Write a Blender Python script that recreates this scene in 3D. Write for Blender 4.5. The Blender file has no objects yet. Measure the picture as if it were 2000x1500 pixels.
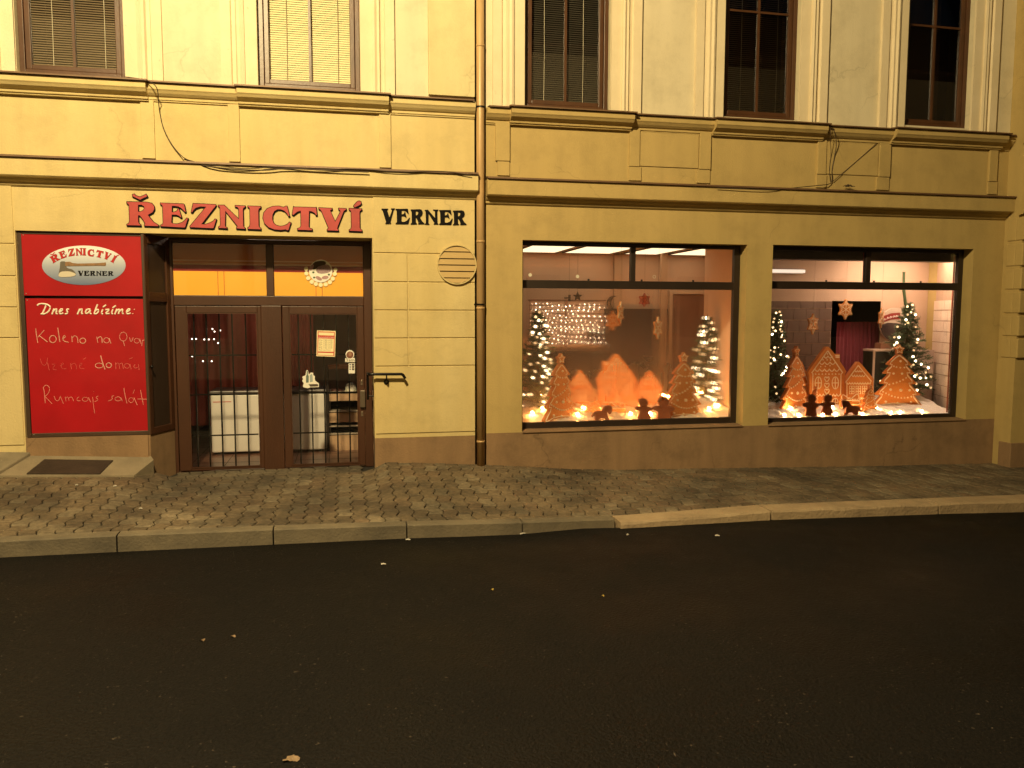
import bpy, bmesh, math, random
from mathutils import Vector, Matrix
from mathutils.geometry import tessellate_polygon
random.seed(7)
S = bpy.context.scene
COL = S.collection
R = math.radians
# ---------------------------------------------------------------- camera
EYE = Vector((0, -9.0, 1.774)); FPX = 1560.0
YAW, PITCH, ROLL = 0.207278, 0.0870918, -0.0019911
def _rot(yaw, pitch, roll):
    cy, sy = math.cos(yaw), math.sin(yaw); cp, sp = math.cos(pitch), math.sin(pitch); cr, sr = math.cos(roll), math.sin(roll)
    return Matrix(((cy, sy, 0), (-sy, cy, 0), (0, 0, 1))) @ Matrix(((1, 0, 0), (0, cp, sp), (0, -sp, cp))) @ Matrix(((cr, 0, sr), (0, 1, 0), (-sr, 0, cr)))
RM = _rot(YAW, PITCH, ROLL)
def P(px, py, Y=0.0):
    """survey of the photograph: where the sight line meets the upright plane at depth Y"""
    d = RM @ Vector(((px-1000)/FPX, 1, -(py-750)/FPX))
    return EYE + d*((Y-EYE.y)/d.y)
def PX(px, py, Y=0.0): return P(px, py, Y).x
def PZ(px, py, Y=0.0): return P(px, py, Y).z
def G(px, py, z):
    d = RM @ Vector(((px-1000)/FPX, 1, -(py-750)/FPX))
    return EYE + d*((z-EYE.z)/d.z)
cam = bpy.data.cameras.new('camera'); camo = bpy.data.objects.new('camera', cam); COL.objects.link(camo)
cr, cf, cu = RM @ Vector((1, 0, 0)), RM @ Vector((0, 1, 0)), RM @ Vector((0, 0, 1))
M4 = Matrix.Identity(4)
for i in range(3):
    M4[i][0] = cr[i]; M4[i][1] = cu[i]; M4[i][2] = -cf[i]; M4[i][3] = EYE[i]
camo.matrix_world = M4
cam.sensor_width = 36; cam.lens = FPX/2000*36; cam.clip_start = .05; cam.clip_end = 500
S.camera = camo

# ---------------------------------------------------------------- materials
def _nodes(name):
    m = bpy.data.materials.new(name); m.use_nodes = True
    nt = m.node_tree; nt.nodes.clear()
    o = nt.nodes.new('ShaderNodeOutputMaterial')
    return m, nt, o
def mat(name, col, rough=.7, var=.0, vscale=2.0, col2=None, bump=0.0, bscale=40.0, metal=0.0, spec=.5, emit=None, estr=0.0,
        streak=False, spots=0.0, coat=0.0, amount=.5, wear=0.0):
    m, nt, o = _nodes(name); N = nt.nodes; L = nt.links
    b = N.new('ShaderNodeBsdfPrincipled'); L.new(b.outputs[0], o.inputs[0])
    b.inputs['Roughness'].default_value = rough; b.inputs['Metallic'].default_value = metal
    b.inputs['Specular IOR Level'].default_value = spec; b.inputs['Coat Weight'].default_value = coat
    c4 = (*col, 1)
    b.inputs['Base Color'].default_value = c4
    if var or col2 or bump or spots or wear:
        g = N.new('ShaderNodeNewGeometry')
        mp = N.new('ShaderNodeMapping'); L.new(g.outputs['Position'], mp.inputs['Vector'])
        if streak: mp.inputs['Scale'].default_value = (1.0, 1.0, .22)
    cur = None
    if var or col2:
        n = N.new('ShaderNodeTexNoise'); n.inputs['Scale'].default_value = vscale; n.inputs['Detail'].default_value = 6; n.inputs['Roughness'].default_value = .62
        L.new(mp.outputs[0], n.inputs['Vector'])
        r = N.new('ShaderNodeValToRGB'); r.color_ramp.elements[0].position = .5-amount*.5; r.color_ramp.elements[1].position = .5+amount*.5
        if col2: r.color_ramp.elements[0].color = (*col2, 1); r.color_ramp.elements[1].color = c4
        else:
            r.color_ramp.elements[0].color = (*[x*(1-var) for x in col], 1); r.color_ramp.elements[1].color = (*[min(1, x*(1+var)) for x in col], 1)
        L.new(n.outputs['Fac'], r.inputs[0]); cur = r.outputs[0]
    if spots:
        n = N.new('ShaderNodeTexNoise'); n.inputs['Scale'].default_value = 17; n.inputs['Detail'].default_value = 3
        L.new(g.outputs['Position'], n.inputs['Vector'])
        r = N.new('ShaderNodeValToRGB'); r.color_ramp.elements[0].position = .70; r.color_ramp.elements[1].position = .76
        L.new(n.outputs['Fac'], r.inputs[0])
        mm = N.new('ShaderNodeMath'); mm.operation = 'MULTIPLY'; mm.inputs[1].default_value = spots; L.new(r.outputs[0], mm.inputs[0])
        mx = N.new('ShaderNodeMixRGB'); L.new(mm.outputs[0], mx.inputs[0])
        if cur: L.new(cur, mx.inputs[1])
        else: mx.inputs[1].default_value = c4
        mx.inputs[2].default_value = (*[x*.35 for x in col], 1); cur = mx.outputs[0]
    if wear:      # drips under ledges, rubbed patches and hairline cracks in old plaster
        def ramp(src, p0, v0, p1, v1):
            r = N.new('ShaderNodeValToRGB'); e = r.color_ramp.elements
            e[0].position = p0; e[0].color = (v0, v0, v0, 1); e[1].position = p1; e[1].color = (v1, v1, v1, 1); L.new(src, r.inputs[0]); return r.outputs[0]
        def mul(a_, b_, f=1.0):
            x = N.new('ShaderNodeMixRGB'); x.blend_type = 'MULTIPLY'; x.inputs[0].default_value = f; L.new(a_, x.inputs[1]); L.new(b_, x.inputs[2]); return x.outputs[0]
        m2 = N.new('ShaderNodeMapping'); m2.inputs['Scale'].default_value = (5.5, 5.5, .6); L.new(g.outputs['Position'], m2.inputs['Vector'])
        d_ = N.new('ShaderNodeTexNoise'); d_.inputs['Scale'].default_value = 1; d_.inputs['Detail'].default_value = 4; L.new(m2.outputs[0], d_.inputs['Vector'])
        cur = mul(cur, ramp(d_.outputs['Fac'], .22, 1-.24*wear, .60, 1.0))
        p_ = N.new('ShaderNodeTexNoise'); p_.inputs['Scale'].default_value = 2.6; p_.inputs['Detail'].default_value = 8; p_.inputs['Roughness'].default_value = .7; L.new(g.outputs['Position'], p_.inputs['Vector'])
        cur = mul(cur, ramp(p_.outputs['Fac'], .34, 1-.26*wear, .52, 1.0))
        wz = N.new('ShaderNodeTexNoise'); wz.inputs['Scale'].default_value = 3; wz.inputs['Detail'].default_value = 5; L.new(g.outputs['Position'], wz.inputs['Vector'])
        mxv = N.new('ShaderNodeMixRGB'); mxv.inputs[0].default_value = .28; L.new(g.outputs['Position'], mxv.inputs[1]); L.new(wz.outputs['Color'], mxv.inputs[2])
        v_ = N.new('ShaderNodeTexVoronoi'); v_.feature = 'DISTANCE_TO_EDGE'; v_.inputs['Scale'].default_value = .95; L.new(mxv.outputs[0], v_.inputs['Vector'])
        cr_ = ramp(v_.outputs['Distance'], .0, 0, .0055, 1)
        mk = N.new('ShaderNodeTexNoise'); mk.inputs['Scale'].default_value = .8; L.new(g.outputs['Position'], mk.inputs['Vector'])
        mm_ = ramp(mk.outputs['Fac'], .50, 1, .58, 0)
        ad_ = N.new('ShaderNodeMixRGB'); ad_.blend_type = 'ADD'; ad_.inputs[0].default_value = 1; ad_.use_clamp = True; L.new(cr_, ad_.inputs[1]); L.new(mm_, ad_.inputs[2])
        cur = mul(cur, ad_.outputs[0], .40*min(1, wear))
    if cur: L.new(cur, b.inputs['Base Color'])
    if bump:
        n2 = N.new('ShaderNodeTexNoise'); n2.inputs['Scale'].default_value = bscale; n2.inputs['Detail'].default_value = 5
        L.new(g.outputs['Position'], n2.inputs['Vector'])
        bp = N.new('ShaderNodeBump'); bp.inputs['Strength'].default_value = bump; bp.inputs['Distance'].default_value = .01
        L.new(n2.outputs['Fac'], bp.inputs['Height']); L.new(bp.outputs[0], b.inputs['Normal'])
    if emit:
        b.inputs['Emission Color'].default_value = (*emit, 1); b.inputs['Emission Strength'].default_value = estr
    return m
def glass(name, refl=.07, tint=(1, 1, 1), rough=.0):
    m, nt, o = _nodes(name); N = nt.nodes; L = nt.links
    t = N.new('ShaderNodeBsdfTransparent'); t.inputs[0].default_value = (*tint, 1)
    gl = N.new('ShaderNodeBsdfGlossy'); gl.inputs['Roughness'].default_value = rough
    fr = N.new('ShaderNodeFresnel'); fr.inputs[0].default_value = 1.45
    ad = N.new('ShaderNodeMath'); ad.operation = 'MULTIPLY'; ad.inputs[1].default_value = refl/.04; L.new(fr.outputs[0], ad.inputs[0])
    mx = N.new('ShaderNodeMixShader'); L.new(ad.outputs[0], mx.inputs[0]); L.new(t.outputs[0], mx.inputs[1]); L.new(gl.outputs[0], mx.inputs[2])
    L.new(mx.outputs[0], o.inputs[0])
    return m
def fogged(name, cx, cz, wx, wz):
    """window glass misted by condensation, thickest low down in the middle, with clear runs"""
    m, nt, o = _nodes(name); N = nt.nodes; L = nt.links
    def math_(op, a, b=None, clamp=False):
        n = N.new('ShaderNodeMath'); n.operation = op; n.use_clamp = clamp
        for i, q in enumerate((a, b)):
            if q is None: continue
            if isinstance(q, (int, float)): n.inputs[i].default_value = q
            else: L.new(q, n.inputs[i])
        return n.outputs[0]
    g = N.new('ShaderNodeNewGeometry'); sp = N.new('ShaderNodeSeparateXYZ'); L.new(g.outputs['Position'], sp.inputs[0])
    dx = math_('DIVIDE', math_('SUBTRACT', sp.outputs[0], cx), wx); dz = math_('DIVIDE', math_('SUBTRACT', sp.outputs[2], cz), wz)
    rr = math_('ADD', math_('MULTIPLY', dx, dx), math_('MULTIPLY', dz, dz))
    base = math_('SUBTRACT', 1.0, math_('MULTIPLY', math_('POWER', rr, .7), .75), True)
    n = N.new('ShaderNodeTexNoise'); n.inputs['Scale'].default_value = 3.0; n.inputs['Detail'].default_value = 4; L.new(g.outputs['Position'], n.inputs['Vector'])
    mp = N.new('ShaderNodeMapping'); mp.inputs['Scale'].default_value = (38, 1, 1.6); L.new(g.outputs['Position'], mp.inputs['Vector'])
    n2 = N.new('ShaderNodeTexNoise'); n2.inputs['Scale'].default_value = 1.0; L.new(mp.outputs[0], n2.inputs['Vector'])
    runs = math_('MULTIPLY', math_('SUBTRACT', n2.outputs['Fac'], .60, True), 1.6)
    low = math_('ADD', .25, math_('MULTIPLY', math_('DIVIDE', math_('SUBTRACT', sp.outputs[2], .50, True), .26, True), .75))
    base = math_('MULTIPLY', base, low)
    fog = math_('SUBTRACT', math_('MULTIPLY', base, math_('ADD', .55, math_('MULTIPLY', n.outputs['Fac'], .8)), True), runs, True)
    fogl = math_('ADD', .10, math_('MULTIPLY', fog, .92), True)
    t = N.new('ShaderNodeBsdfTransparent')
    rf = N.new('ShaderNodeBsdfRefraction'); rf.inputs['IOR'].default_value = 1.10; rf.inputs['Roughness'].default_value = .30; rf.inputs[0].default_value = (1, .97, .93, 1)
    rf.distribution = 'GGX'
    rfr = math_('ADD', .10, math_('MULTIPLY', fog, .26)); L.new(rfr, rf.inputs['Roughness'])
    tr = N.new('ShaderNodeBsdfTranslucent'); tr.inputs[0].default_value = (.8, .78, .75, 1)
    m1 = N.new('ShaderNodeMixShader'); m1.inputs[0].default_value = .10; L.new(rf.outputs[0], m1.inputs[1]); L.new(tr.outputs[0], m1.inputs[2])
    m2 = N.new('ShaderNodeMixShader'); L.new(fogl, m2.inputs[0]); L.new(t.outputs[0], m2.inputs[1]); L.new(m1.outputs[0], m2.inputs[2])
    gl = N.new('ShaderNodeBsdfGlossy'); gl.inputs['Roughness'].default_value = .02
    m3 = N.new('ShaderNodeMixShader'); m3.inputs[0].default_value = .05; L.new(m2.outputs[0], m3.inputs[1]); L.new(gl.outputs[0], m3.inputs[2])
    L.new(m3.outputs[0], o.inputs[0])
    return m
def emis(name, col, s):
    m, nt, o = _nodes(name)
    e = nt.nodes.new('ShaderNodeEmission'); e.inputs[0].default_value = (*col, 1); e.inputs[1].default_value = s
    nt.links.new(e.outputs[0], o.inputs[0]); return m
def attrmat(name, rough=.8, bump=.3, bscale=60, dirt=(.5, .5)):
    """base colour per stone from a mesh attribute, dirt from noise"""
    m, nt, o = _nodes(name); N = nt.nodes; L = nt.links
    b = N.new('ShaderNodeBsdfPrincipled'); L.new(b.outputs[0], o.inputs[0]); b.inputs['Roughness'].default_value = rough
    a = N.new('ShaderNodeAttribute'); a.attribute_name = 'stone'
    g = N.new('ShaderNodeNewGeometry')
    n = N.new('ShaderNodeTexNoise'); n.inputs['Scale'].default_value = .9; n.inputs['Detail'].default_value = 7; n.inputs['Roughness'].default_value = .68; L.new(g.outputs['Position'], n.inputs['Vector'])
    r = N.new('ShaderNodeValToRGB'); r.color_ramp.elements[0].position = .42; r.color_ramp.elements[1].position = .58
    r.color_ramp.elements[0].color = (.45, .44, .42, 1); r.color_ramp.elements[1].color = (.98, .95, .9, 1); L.new(n.outputs['Fac'], r.inputs[0])
    n3 = N.new('ShaderNodeTexNoise'); n3.inputs['Scale'].default_value = 26; n3.inputs['Detail'].default_value = 5; L.new(g.outputs['Position'], n3.inputs['Vector'])
    r3 = N.new('ShaderNodeValToRGB'); r3.color_ramp.elements[0].position = .3; r3.color_ramp.elements[1].position = .7
    r3.color_ramp.elements[0].color = (.6, .6, .6, 1); r3.color_ramp.elements[1].color = (1.2, 1.2, 1.2, 1); L.new(n3.outputs['Fac'], r3.inputs[0])
    mx = N.new('ShaderNodeMixRGB'); mx.blend_type = 'MULTIPLY'; mx.inputs[0].default_value = 1; L.new(a.outputs['Color'], mx.inputs[1]); L.new(r.outputs[0], mx.inputs[2])
    mx2 = N.new('ShaderNodeMixRGB'); mx2.blend_type = 'MULTIPLY'; mx2.inputs[0].default_value = 1; L.new(mx.outputs[0], mx2.inputs[1]); L.new(r3.outputs[0], mx2.inputs[2])
    L.new(mx2.outputs[0], b.inputs['Base Color'])
    n2 = N.new('ShaderNodeTexNoise'); n2.inputs['Scale'].default_value = bscale; n2.inputs['Detail'].default_value = 4; L.new(g.outputs['Position'], n2.inputs['Vector'])
    bp = N.new('ShaderNodeBump'); bp.inputs['Strength'].default_value = bump; bp.inputs['Distance'].default_value = .01
    L.new(n2.outputs['Fac'], bp.inputs['Height']); L.new(bp.outputs[0], b.inputs['Normal'])
    return m

# ---------------------------------------------------------------- mesh helpers
def smoothpts(pts, it=2, closed=False):
    for _ in range(it):
        q = []
        n = len(pts); rng = range(n) if closed else range(n-1)
        if not closed: q.append(pts[0])
        for i in rng:
            a, b = pts[i], pts[(i+1) % n]
            q.append(tuple(.75*u+.25*w for u, w in zip(a, b))); q.append(tuple(.25*u+.75*w for u, w in zip(a, b)))
        if not closed: q.append(pts[-1])
        pts = q
    return pts
def area2(l): return sum(l[i][0]*l[(i+1) % len(l)][1]-l[(i+1) % len(l)][0]*l[i][1] for i in range(len(l)))/2
def offset(loop, d):
    """grow (d>0) or shrink a 2-D loop along its corner normals"""
    s = 1 if area2(loop) > 0 else -1; n = len(loop); out = []
    for i in range(n):
        a, b, c = Vector(loop[i-1]), Vector(loop[i]), Vector(loop[(i+1) % n])
        e1 = (b-a); e2 = (c-b)
        if e1.length < 1e-9 or e2.length < 1e-9: out.append(tuple(b)); continue
        e1.normalize(); e2.normalize()
        n1 = Vector((e1.y, -e1.x))*s; n2 = Vector((e2.y, -e2.x))*s
        nn = n1+n2
        if nn.length < .2: nn = n1
        nn.normalize(); k = d/max(.45, nn.dot(n1))
        out.append((b.x+nn.x*k, b.y+nn.y*k))
    return out
def circ(cx, cz, rx, rz=None, n=20, a0=0, a1=360):
    rz = rx if rz is None else rz; full = abs(a1-a0) >= 360
    return [(cx+rx*math.cos(R(a0+(a1-a0)*i/(n if full else n-1))), cz+rz*math.sin(R(a0+(a1-a0)*i/(n if full else n-1)))) for i in range(n)]
class MB:
    def __init__(s): s.v = []; s.f = []; s.m = []; s.c = []
    def add(s, vs, fs, mi=0, col=None):
        o = len(s.v); s.v += [tuple(v) for v in vs]
        for f in fs: s.f.append(tuple(o+i for i in f)); s.m.append(mi); s.c.append(col)
        return s
    def box(s, x0, x1, y0, y1, z0, z1, mi=0):
        if x0 > x1: x0, x1 = x1, x0
        if y0 > y1: y0, y1 = y1, y0
        if z0 > z1: z0, z1 = z1, z0
        return s.add([(x0, y0, z0), (x1, y0, z0), (x1, y1, z0), (x0, y1, z0), (x0, y0, z1), (x1, y0, z1), (x1, y1, z1), (x0, y1, z1)],
              [(0, 3, 2, 1), (4, 5, 6, 7), (0, 1, 5, 4), (1, 2, 6, 5), (2, 3, 7, 6), (3, 0, 4, 7)], mi)
    def quad(s, a, b, c, d, mi=0): return s.add([a, b, c, d], [(0, 1, 2, 3)], mi)
    def prism(s, loops, y0, y1, mi=0, mside=None):
        """loops of (x,z): outline then holes; y0 is the face towards the street"""
        allp = [p for l in loops for p in l]; n = len(allp)
        tri = tessellate_polygon([[Vector((p[0], p[1], 0)) for p in l] for l in loops])
        fr = []; bk = []
        for t in tri:
            a = [Vector(allp[i]) for i in t]
            ccw = (a[1]-a[0]).cross(a[2]-a[0]) > 0 if len(a[0]) == 2 else True
            t = tuple(t) if ccw else tuple(reversed(t))
            fr.append(t); bk.append(tuple(n+i for i in reversed(t)))
        vs = [(p[0], y0, p[1]) for p in allp]+[(p[0], y1, p[1]) for p in allp]
        o = len(s.v); s.v += vs
        for f in fr+bk: s.f.append(tuple(o+i for i in f)); s.m.append(mi); s.c.append(None)
        k = 0
        for li, l in enumerate(loops):
            ln = len(l); pos = area2(l) > 0
            if li > 0: pos = not pos
            for i in range(ln):
                a, b = k+i, k+(i+1) % ln
                f = (a, n+a, n+b, b) if pos else (a, b, n+b, n+a)
                s.f.append(tuple(o+q for q in f)); s.m.append(mi if mside is None else mside); s.c.append(None)
            k += ln
        return s
    def tube(s, pts, r, n=6, mi=0, closed=False):
        pts = [Vector(p) for p in pts]; m = len(pts)
        if m < 2: return s
        rs = r if isinstance(r, (list, tuple)) else [r]*m
        vs = []
        up = Vector((0, 0, 1))
        for i in range(m):
            a = pts[i-1] if (i > 0 or closed) else pts[i]; b = pts[(i+1) % m] if (i < m-1 or closed) else pts[i]
            d = (b-a)
            if d.length < 1e-9: d = Vector((1, 0, 0))
            d.normalize()
            u = d.cross(up)
            if u.length < .05: u = d.cross(Vector((0, 1, 0)))
            u.normalize(); w = u.cross(d)
            for k in range(n):
                an = 2*math.pi*k/n; vs.append(pts[i]+(u*math.cos(an)+w*math.sin(an))*rs[i])
        fs = []
        for i in range(m if closed else m-1):
            j = (i+1) % m
            for k in range(n): fs.append((i*n+k, i*n+(k+1) % n, j*n+(k+1) % n, j*n+k))
        if not closed: fs += [tuple(range(n))[::-1], tuple((m-1)*n+k for k in range(n))]
        return s.add(vs, fs, mi)
    def ball(s, c, r, mi=0, n=8, k=5, sz=1.0):
        vs = [(c[0], c[1], c[2]+r*sz)]; fs = []
        for j in range(1, k):
            t = math.pi*j/k
            for i in range(n): vs.append((c[0]+r*math.sin(t)*math.cos(2*math.pi*i/n), c[1]+r*math.sin(t)*math.sin(2*math.pi*i/n), c[2]+r*sz*math.cos(t)))
        vs.append((c[0], c[1], c[2]-r*sz)); e = len(vs)-1
        for i in range(n):
            fs.append((0, 1+i, 1+(i+1) % n)); fs.append((e, e-n+(i+1) % n, e-n+i))
            for j in range(k-2): fs.append((1+j*n+i, 1+(j+1)*n+i, 1+(j+1)*n+(i+1) % n, 1+j*n+(i+1) % n))
        return s.add(vs, fs, mi)
    def exx(s, prof, x0, x1, mi=0, mis=None):
        """profile of (y,z) run along x, closed, with ends"""
        n = len(prof); vs = [(x0, y, z) for y, z in prof]+[(x1, y, z) for y, z in prof]
        fs = [(i, (i+1) % n, n+(i+1) % n, n+i) for i in range(n)]
        s.add(vs, fs, mi)
        tri = tessellate_polygon([[Vector((y, z, 0)) for y, z in prof]])
        o = len(s.v)-2*n
        for t in tri:
            s.f.append(tuple(o+i for i in t)); s.m.append(mi); s.c.append(None); s.f.append(tuple(o+n+i for i in reversed(t))); s.m.append(mi); s.c.append(None)
        if mis:
            for i, q in mis.items(): s.m[len(s.m)-2*len(tri)-n+i] = q
        return s
    def exz(s, prof, z0, z1, mi=0):
        """open step profile of (x,y) run up z (front skin)"""
        n = len(prof); vs = [(x, y, z0) for x, y in prof]+[(x, y, z1) for x, y in prof]
        return s.add(vs, [(i, i+1, n+i+1, n+i) for i in range(n-1)], mi)
    def build(s, name, mats, parent=None, smooth=False, bevel=0.0, world=True, loc=None, recalc=True):
        me = bpy.data.meshes.new(name)
        if not isinstance(mats, (list, tuple)): mats = [mats]
        off = Vector((0, 0, 0))
        if parent is None and loc is None and s.v:
            xs = [v[0] for v in s.v]; ys = [v[1] for v in s.v]; zs = [v[2] for v in s.v]
            off = Vector(((min(xs)+max(xs))/2, (min(ys)+max(ys))/2, min(zs)))
        me.from_pydata([tuple(Vector(v)-off) for v in s.v], [], s.f)
        for m in mats: me.materials.append(m)
        for p, mi in zip(me.polygons, s.m): p.material_index = mi; p.use_smooth = smooth
        if any(c is not None for c in s.c):
            at = me.color_attributes.new('stone', 'FLOAT_COLOR', 'CORNER')
            for p in me.polygons:
                c = s.c[p.index] or (.2, .2, .2)
                for li in p.loop_indices: at.data[li].color = (*c, 1)
        if recalc:
            bm = bmesh.new(); bm.from_mesh(me); bmesh.ops.recalc_face_normals(bm, faces=bm.faces); bm.to_mesh(me); bm.free()
        me.update()
        o = bpy.data.objects.new(name, me); COL.objects.link(o)
        if parent is not None:
            o.parent = parent
            o.location = (Vector(loc) if loc is not None else Vector((0, 0, 0)))-wloc(parent)
        else: o.location = Vector(loc) if loc is not None else off
        if bevel:
            b = o.modifiers.new('edge', 'BEVEL'); b.width = bevel; b.segments = 2; b.limit_method = 'ANGLE'; b.angle_limit = R(40)
        return o
def wloc(o):
    l = Vector((0, 0, 0))
    while o is not None: l += Vector(o.location); o = o.parent
    return l
def tag(o, label=None, cat=None, group=None, kind=None):
    if label: o['label'] = label
    if cat: o['category'] = cat
    if group: o['group'] = group
    if kind: o['kind'] = kind
    return o
def thing(name, loc, label, cat, group=None):
    o = bpy.data.objects.new(name, None); COL.objects.link(o); o.location = loc; o.empty_display_size = .2
    return tag(o, label, cat, group)
def textmesh(mb, body, box, y0, y1, mi=0, shear=0):
    """flat lettering filled into a box (x0,x1,z0,z1)"""
    cu = bpy.data.curves.new('t', 'FONT'); cu.body = body; cu.fill_mode = 'FRONT'; cu.resolution_u = 3; cu.shear = shear
    ob = bpy.data.objects.new('t', cu); me = bpy.data.meshes.new_from_object(ob)
    if len(me.vertices):
        xs = [v.co.x for v in me.vertices]; zs = [v.co.y for v in me.vertices]
        ax, bx, az, bz = min(xs), max(xs), min(zs), max(zs)
        f = lambda v: (box[0]+(v.co.x-ax)/(bx-ax+1e-9)*(box[1]-box[0]), y0, box[2]+(v.co.y-az)/(bz-az+1e-9)*(box[3]-box[2]))
        mb.add([f(v) for v in me.vertices], [tuple(p.vertices) for p in me.polygons], mi)
    bpy.data.objects.remove(ob); bpy.data.curves.remove(cu); bpy.data.meshes.remove(me)
def stroke(mb, pts, y, r, mi=0, n=5, closed=False, sm=1):
    pts = smoothpts(pts, sm, closed) if sm else pts
    mb.tube([(p[0], y, p[1]) for p in pts], r, n, mi, closed)
def xz(px, py, Y): v = P(px, py, Y); return (v.x, v.z)
def xzl(l, Y): return [xz(a, b, Y) for a, b in l]
# ---------------------------------------------------------------- palette
CREAM = mat('cream_plaster', (.66, .59, .42), .85, col2=(.58, .50, .33), wear=.45, vscale=1.3, bump=.25, bscale=55, spots=.10, amount=.8)
YELL = mat('yellow_plaster', (.60, .49, .245), .85, wear=.45, col2=(.53, .405, .165), vscale=.7, bump=.3, bscale=60, spots=.12, amount=.4, streak=True)
OCHRE = mat('ochre_plaster', (.475, .345, .14), .85, wear=.5, col2=(.39, .285, .10), vscale=.9, bump=.3, bscale=60, spots=.08, amount=.9, streak=True)
PLINTH = mat('brown_plinth_paint', (.29, .18, .092), .85, wear=.9, col2=(.20, .122, .064), vscale=2.2, bump=.45, bscale=45, spots=.25, amount=.7, streak=True)
TRIM = mat('moulding_plaster', (.66, .55, .34), .85, col2=(.55, .44, .25), vscale=3, bump=.3, bscale=50, spots=.15)
FLASH = mat('brown_sheet_flashing', (.13, .072, .035), .55, var=.3, vscale=6, metal=.2)
WOOD = mat('brown_door_paint', (.052, .019, .008), .42, var=.25, vscale=3, bump=.12, bscale=25, streak=True)
WOODU = mat('brown_window_paint', (.070, .029, .012), .4, var=.3, vscale=4, bump=.1)
DARKFR = mat('dark_window_metal', (.020, .012, .008), .45, var=.3, vscale=8)
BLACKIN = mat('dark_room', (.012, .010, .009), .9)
GLASS = glass('clear_glass', .034)
GLASSU = glass('upper_glass', .09)
GLASSD = glass('dark_glass', .10, (.75, .75, .72))
PIPE = mat('copper_brown_pipe', (.48, .31, .14), .45, var=.25, vscale=5, metal=.1, streak=True)
IRON = mat('black_iron', (.012, .010, .009), .35, metal=.6)
CABLE = mat('dark_cable', (.05, .032, .018), .7)

# ---------------------------------------------------------------- ground, road, pavement, kerb
def lerp(a, b, t): return a+(b-a)*t
def interp(tab, x):
    if x <= tab[0][0]: return tab[0][1]
    for (x0, y0), (x1, y1) in zip(tab, tab[1:]):
        if x <= x1: return lerp(y0, y1, (x-x0)/(x1-x0))
    return tab[-1][1]
YK = lambda X: interp([(-14, -2.94), (-2.6, -2.3), (6.9, -1.72), (16, -1.2)], X)
KB = []
for px, py in [(0, 1048.7), (235, 1037.5), (500, 1027.5), (787, 1018), (1000, 1013.7), (1200, 1007.5), (1480, 986.3), (1740, 976), (2000, 966)]:
    X = PX(px, py, -2.0)
    for _ in range(5): X = PX(px, py, YK(X))
    KB.append((X, PZ(px, py, YK(X))))
KB = [(-16, KB[0][1]+.15)]+KB+[(18, KB[-1][1]-.18)]
ZK = lambda X: interp(KB, X)
XG = 2.42      # concrete kerb left of this, granite kerb right of it
KW = lambda X: .13 if X < XG else .26
KR = []
for px, py in [(0, 1086), (235, 1075), (534, 1061), (795, 1049), (1000, 1042.8), (1228, 1029.5), (1511, 1013.5), (1855, 1001.4), (2000, 998)]:
    X = PX(px, py, -2.2)
    for _ in range(5): X = PX(px, py, YK(X)-KW(X))
    KR.append((X, PZ(px, py, YK(X)-KW(X))))
KR = [(-16, KR[0][1]+.15)]+KR+[(18, KR[-1][1]-.18)]
ZR = lambda X: interp(KR, X)
ZW = lambda X: interp([(-16, .75), (-3.4, .185), (-2.1, .127), (-1.75, .012), (.26, .010), (.40, .112), (.707, .098), (1.531, .044), (2.703, -.055), (3.15, -.079), (4.477, -.11), (6.617, -.165), (8.553, -.196), (18, -.42)], X)
def ZP(X, Y):
    t = max(0.0, min(1.0, Y/YK(X)))
    return lerp(ZW(X), ZK(X), t)
g = MB(); g.quad((-150, -150, -2.2), (150, -150, -2.2), (150, 150, -2.2), (-150, 150, -2.2))
tag(g.build('ground', mat('soil', (.05, .04, .03), .95, var=.3, vscale=.5), loc=(0, 0, 0)), kind='structure')

ASPH, nt, o_ = _nodes('asphalt')
N_ = nt.nodes; L_ = nt.links
b_ = N_.new('ShaderNodeBsdfPrincipled'); L_.new(b_.outputs[0], o_.inputs[0])
gp = N_.new('ShaderNodeNewGeometry')
def noise_(sc, det, ramp):
    n = N_.new('ShaderNodeTexNoise'); n.inputs['Scale'].default_value = sc; n.inputs['Detail'].default_value = det; L_.new(gp.outputs['Position'], n.inputs['Vector'])
    r = N_.new('ShaderNodeValToRGB'); e = r.color_ramp.elements
    e[0].position, e[0].color = ramp[0], (*ramp[1], 1); e[1].position, e[1].color = ramp[2], (*ramp[3], 1)
    L_.new(n.outputs['Fac'], r.inputs[0]); return n, r.outputs[0]
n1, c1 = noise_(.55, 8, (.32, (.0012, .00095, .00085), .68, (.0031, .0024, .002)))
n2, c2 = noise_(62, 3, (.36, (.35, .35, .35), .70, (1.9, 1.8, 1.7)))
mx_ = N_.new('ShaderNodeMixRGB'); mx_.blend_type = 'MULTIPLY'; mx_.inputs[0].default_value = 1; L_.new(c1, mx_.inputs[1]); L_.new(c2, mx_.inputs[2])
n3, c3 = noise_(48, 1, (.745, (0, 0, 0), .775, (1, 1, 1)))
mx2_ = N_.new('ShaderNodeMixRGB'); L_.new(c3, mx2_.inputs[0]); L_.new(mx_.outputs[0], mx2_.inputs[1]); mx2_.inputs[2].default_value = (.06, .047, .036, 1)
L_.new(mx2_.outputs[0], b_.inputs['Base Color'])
n4, c4 = noise_(1.1, 5, (.3, (.55, .55, .55), .7, (.85, .85, .85))); L_.new(c4, b_.inputs['Roughness'])
b_.inputs['Specular IOR Level'].default_value = .15
bp_ = N_.new('ShaderNodeBump'); bp_.inputs['Strength'].default_value = .9; bp_.inputs['Distance'].default_value = .012
n5 = N_.new('ShaderNodeTexNoise'); n5.inputs['Scale'].default_value = 60; n5.inputs['Detail'].default_value = 4; L_.new(gp.outputs['Position'], n5.inputs['Vector'])
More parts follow.
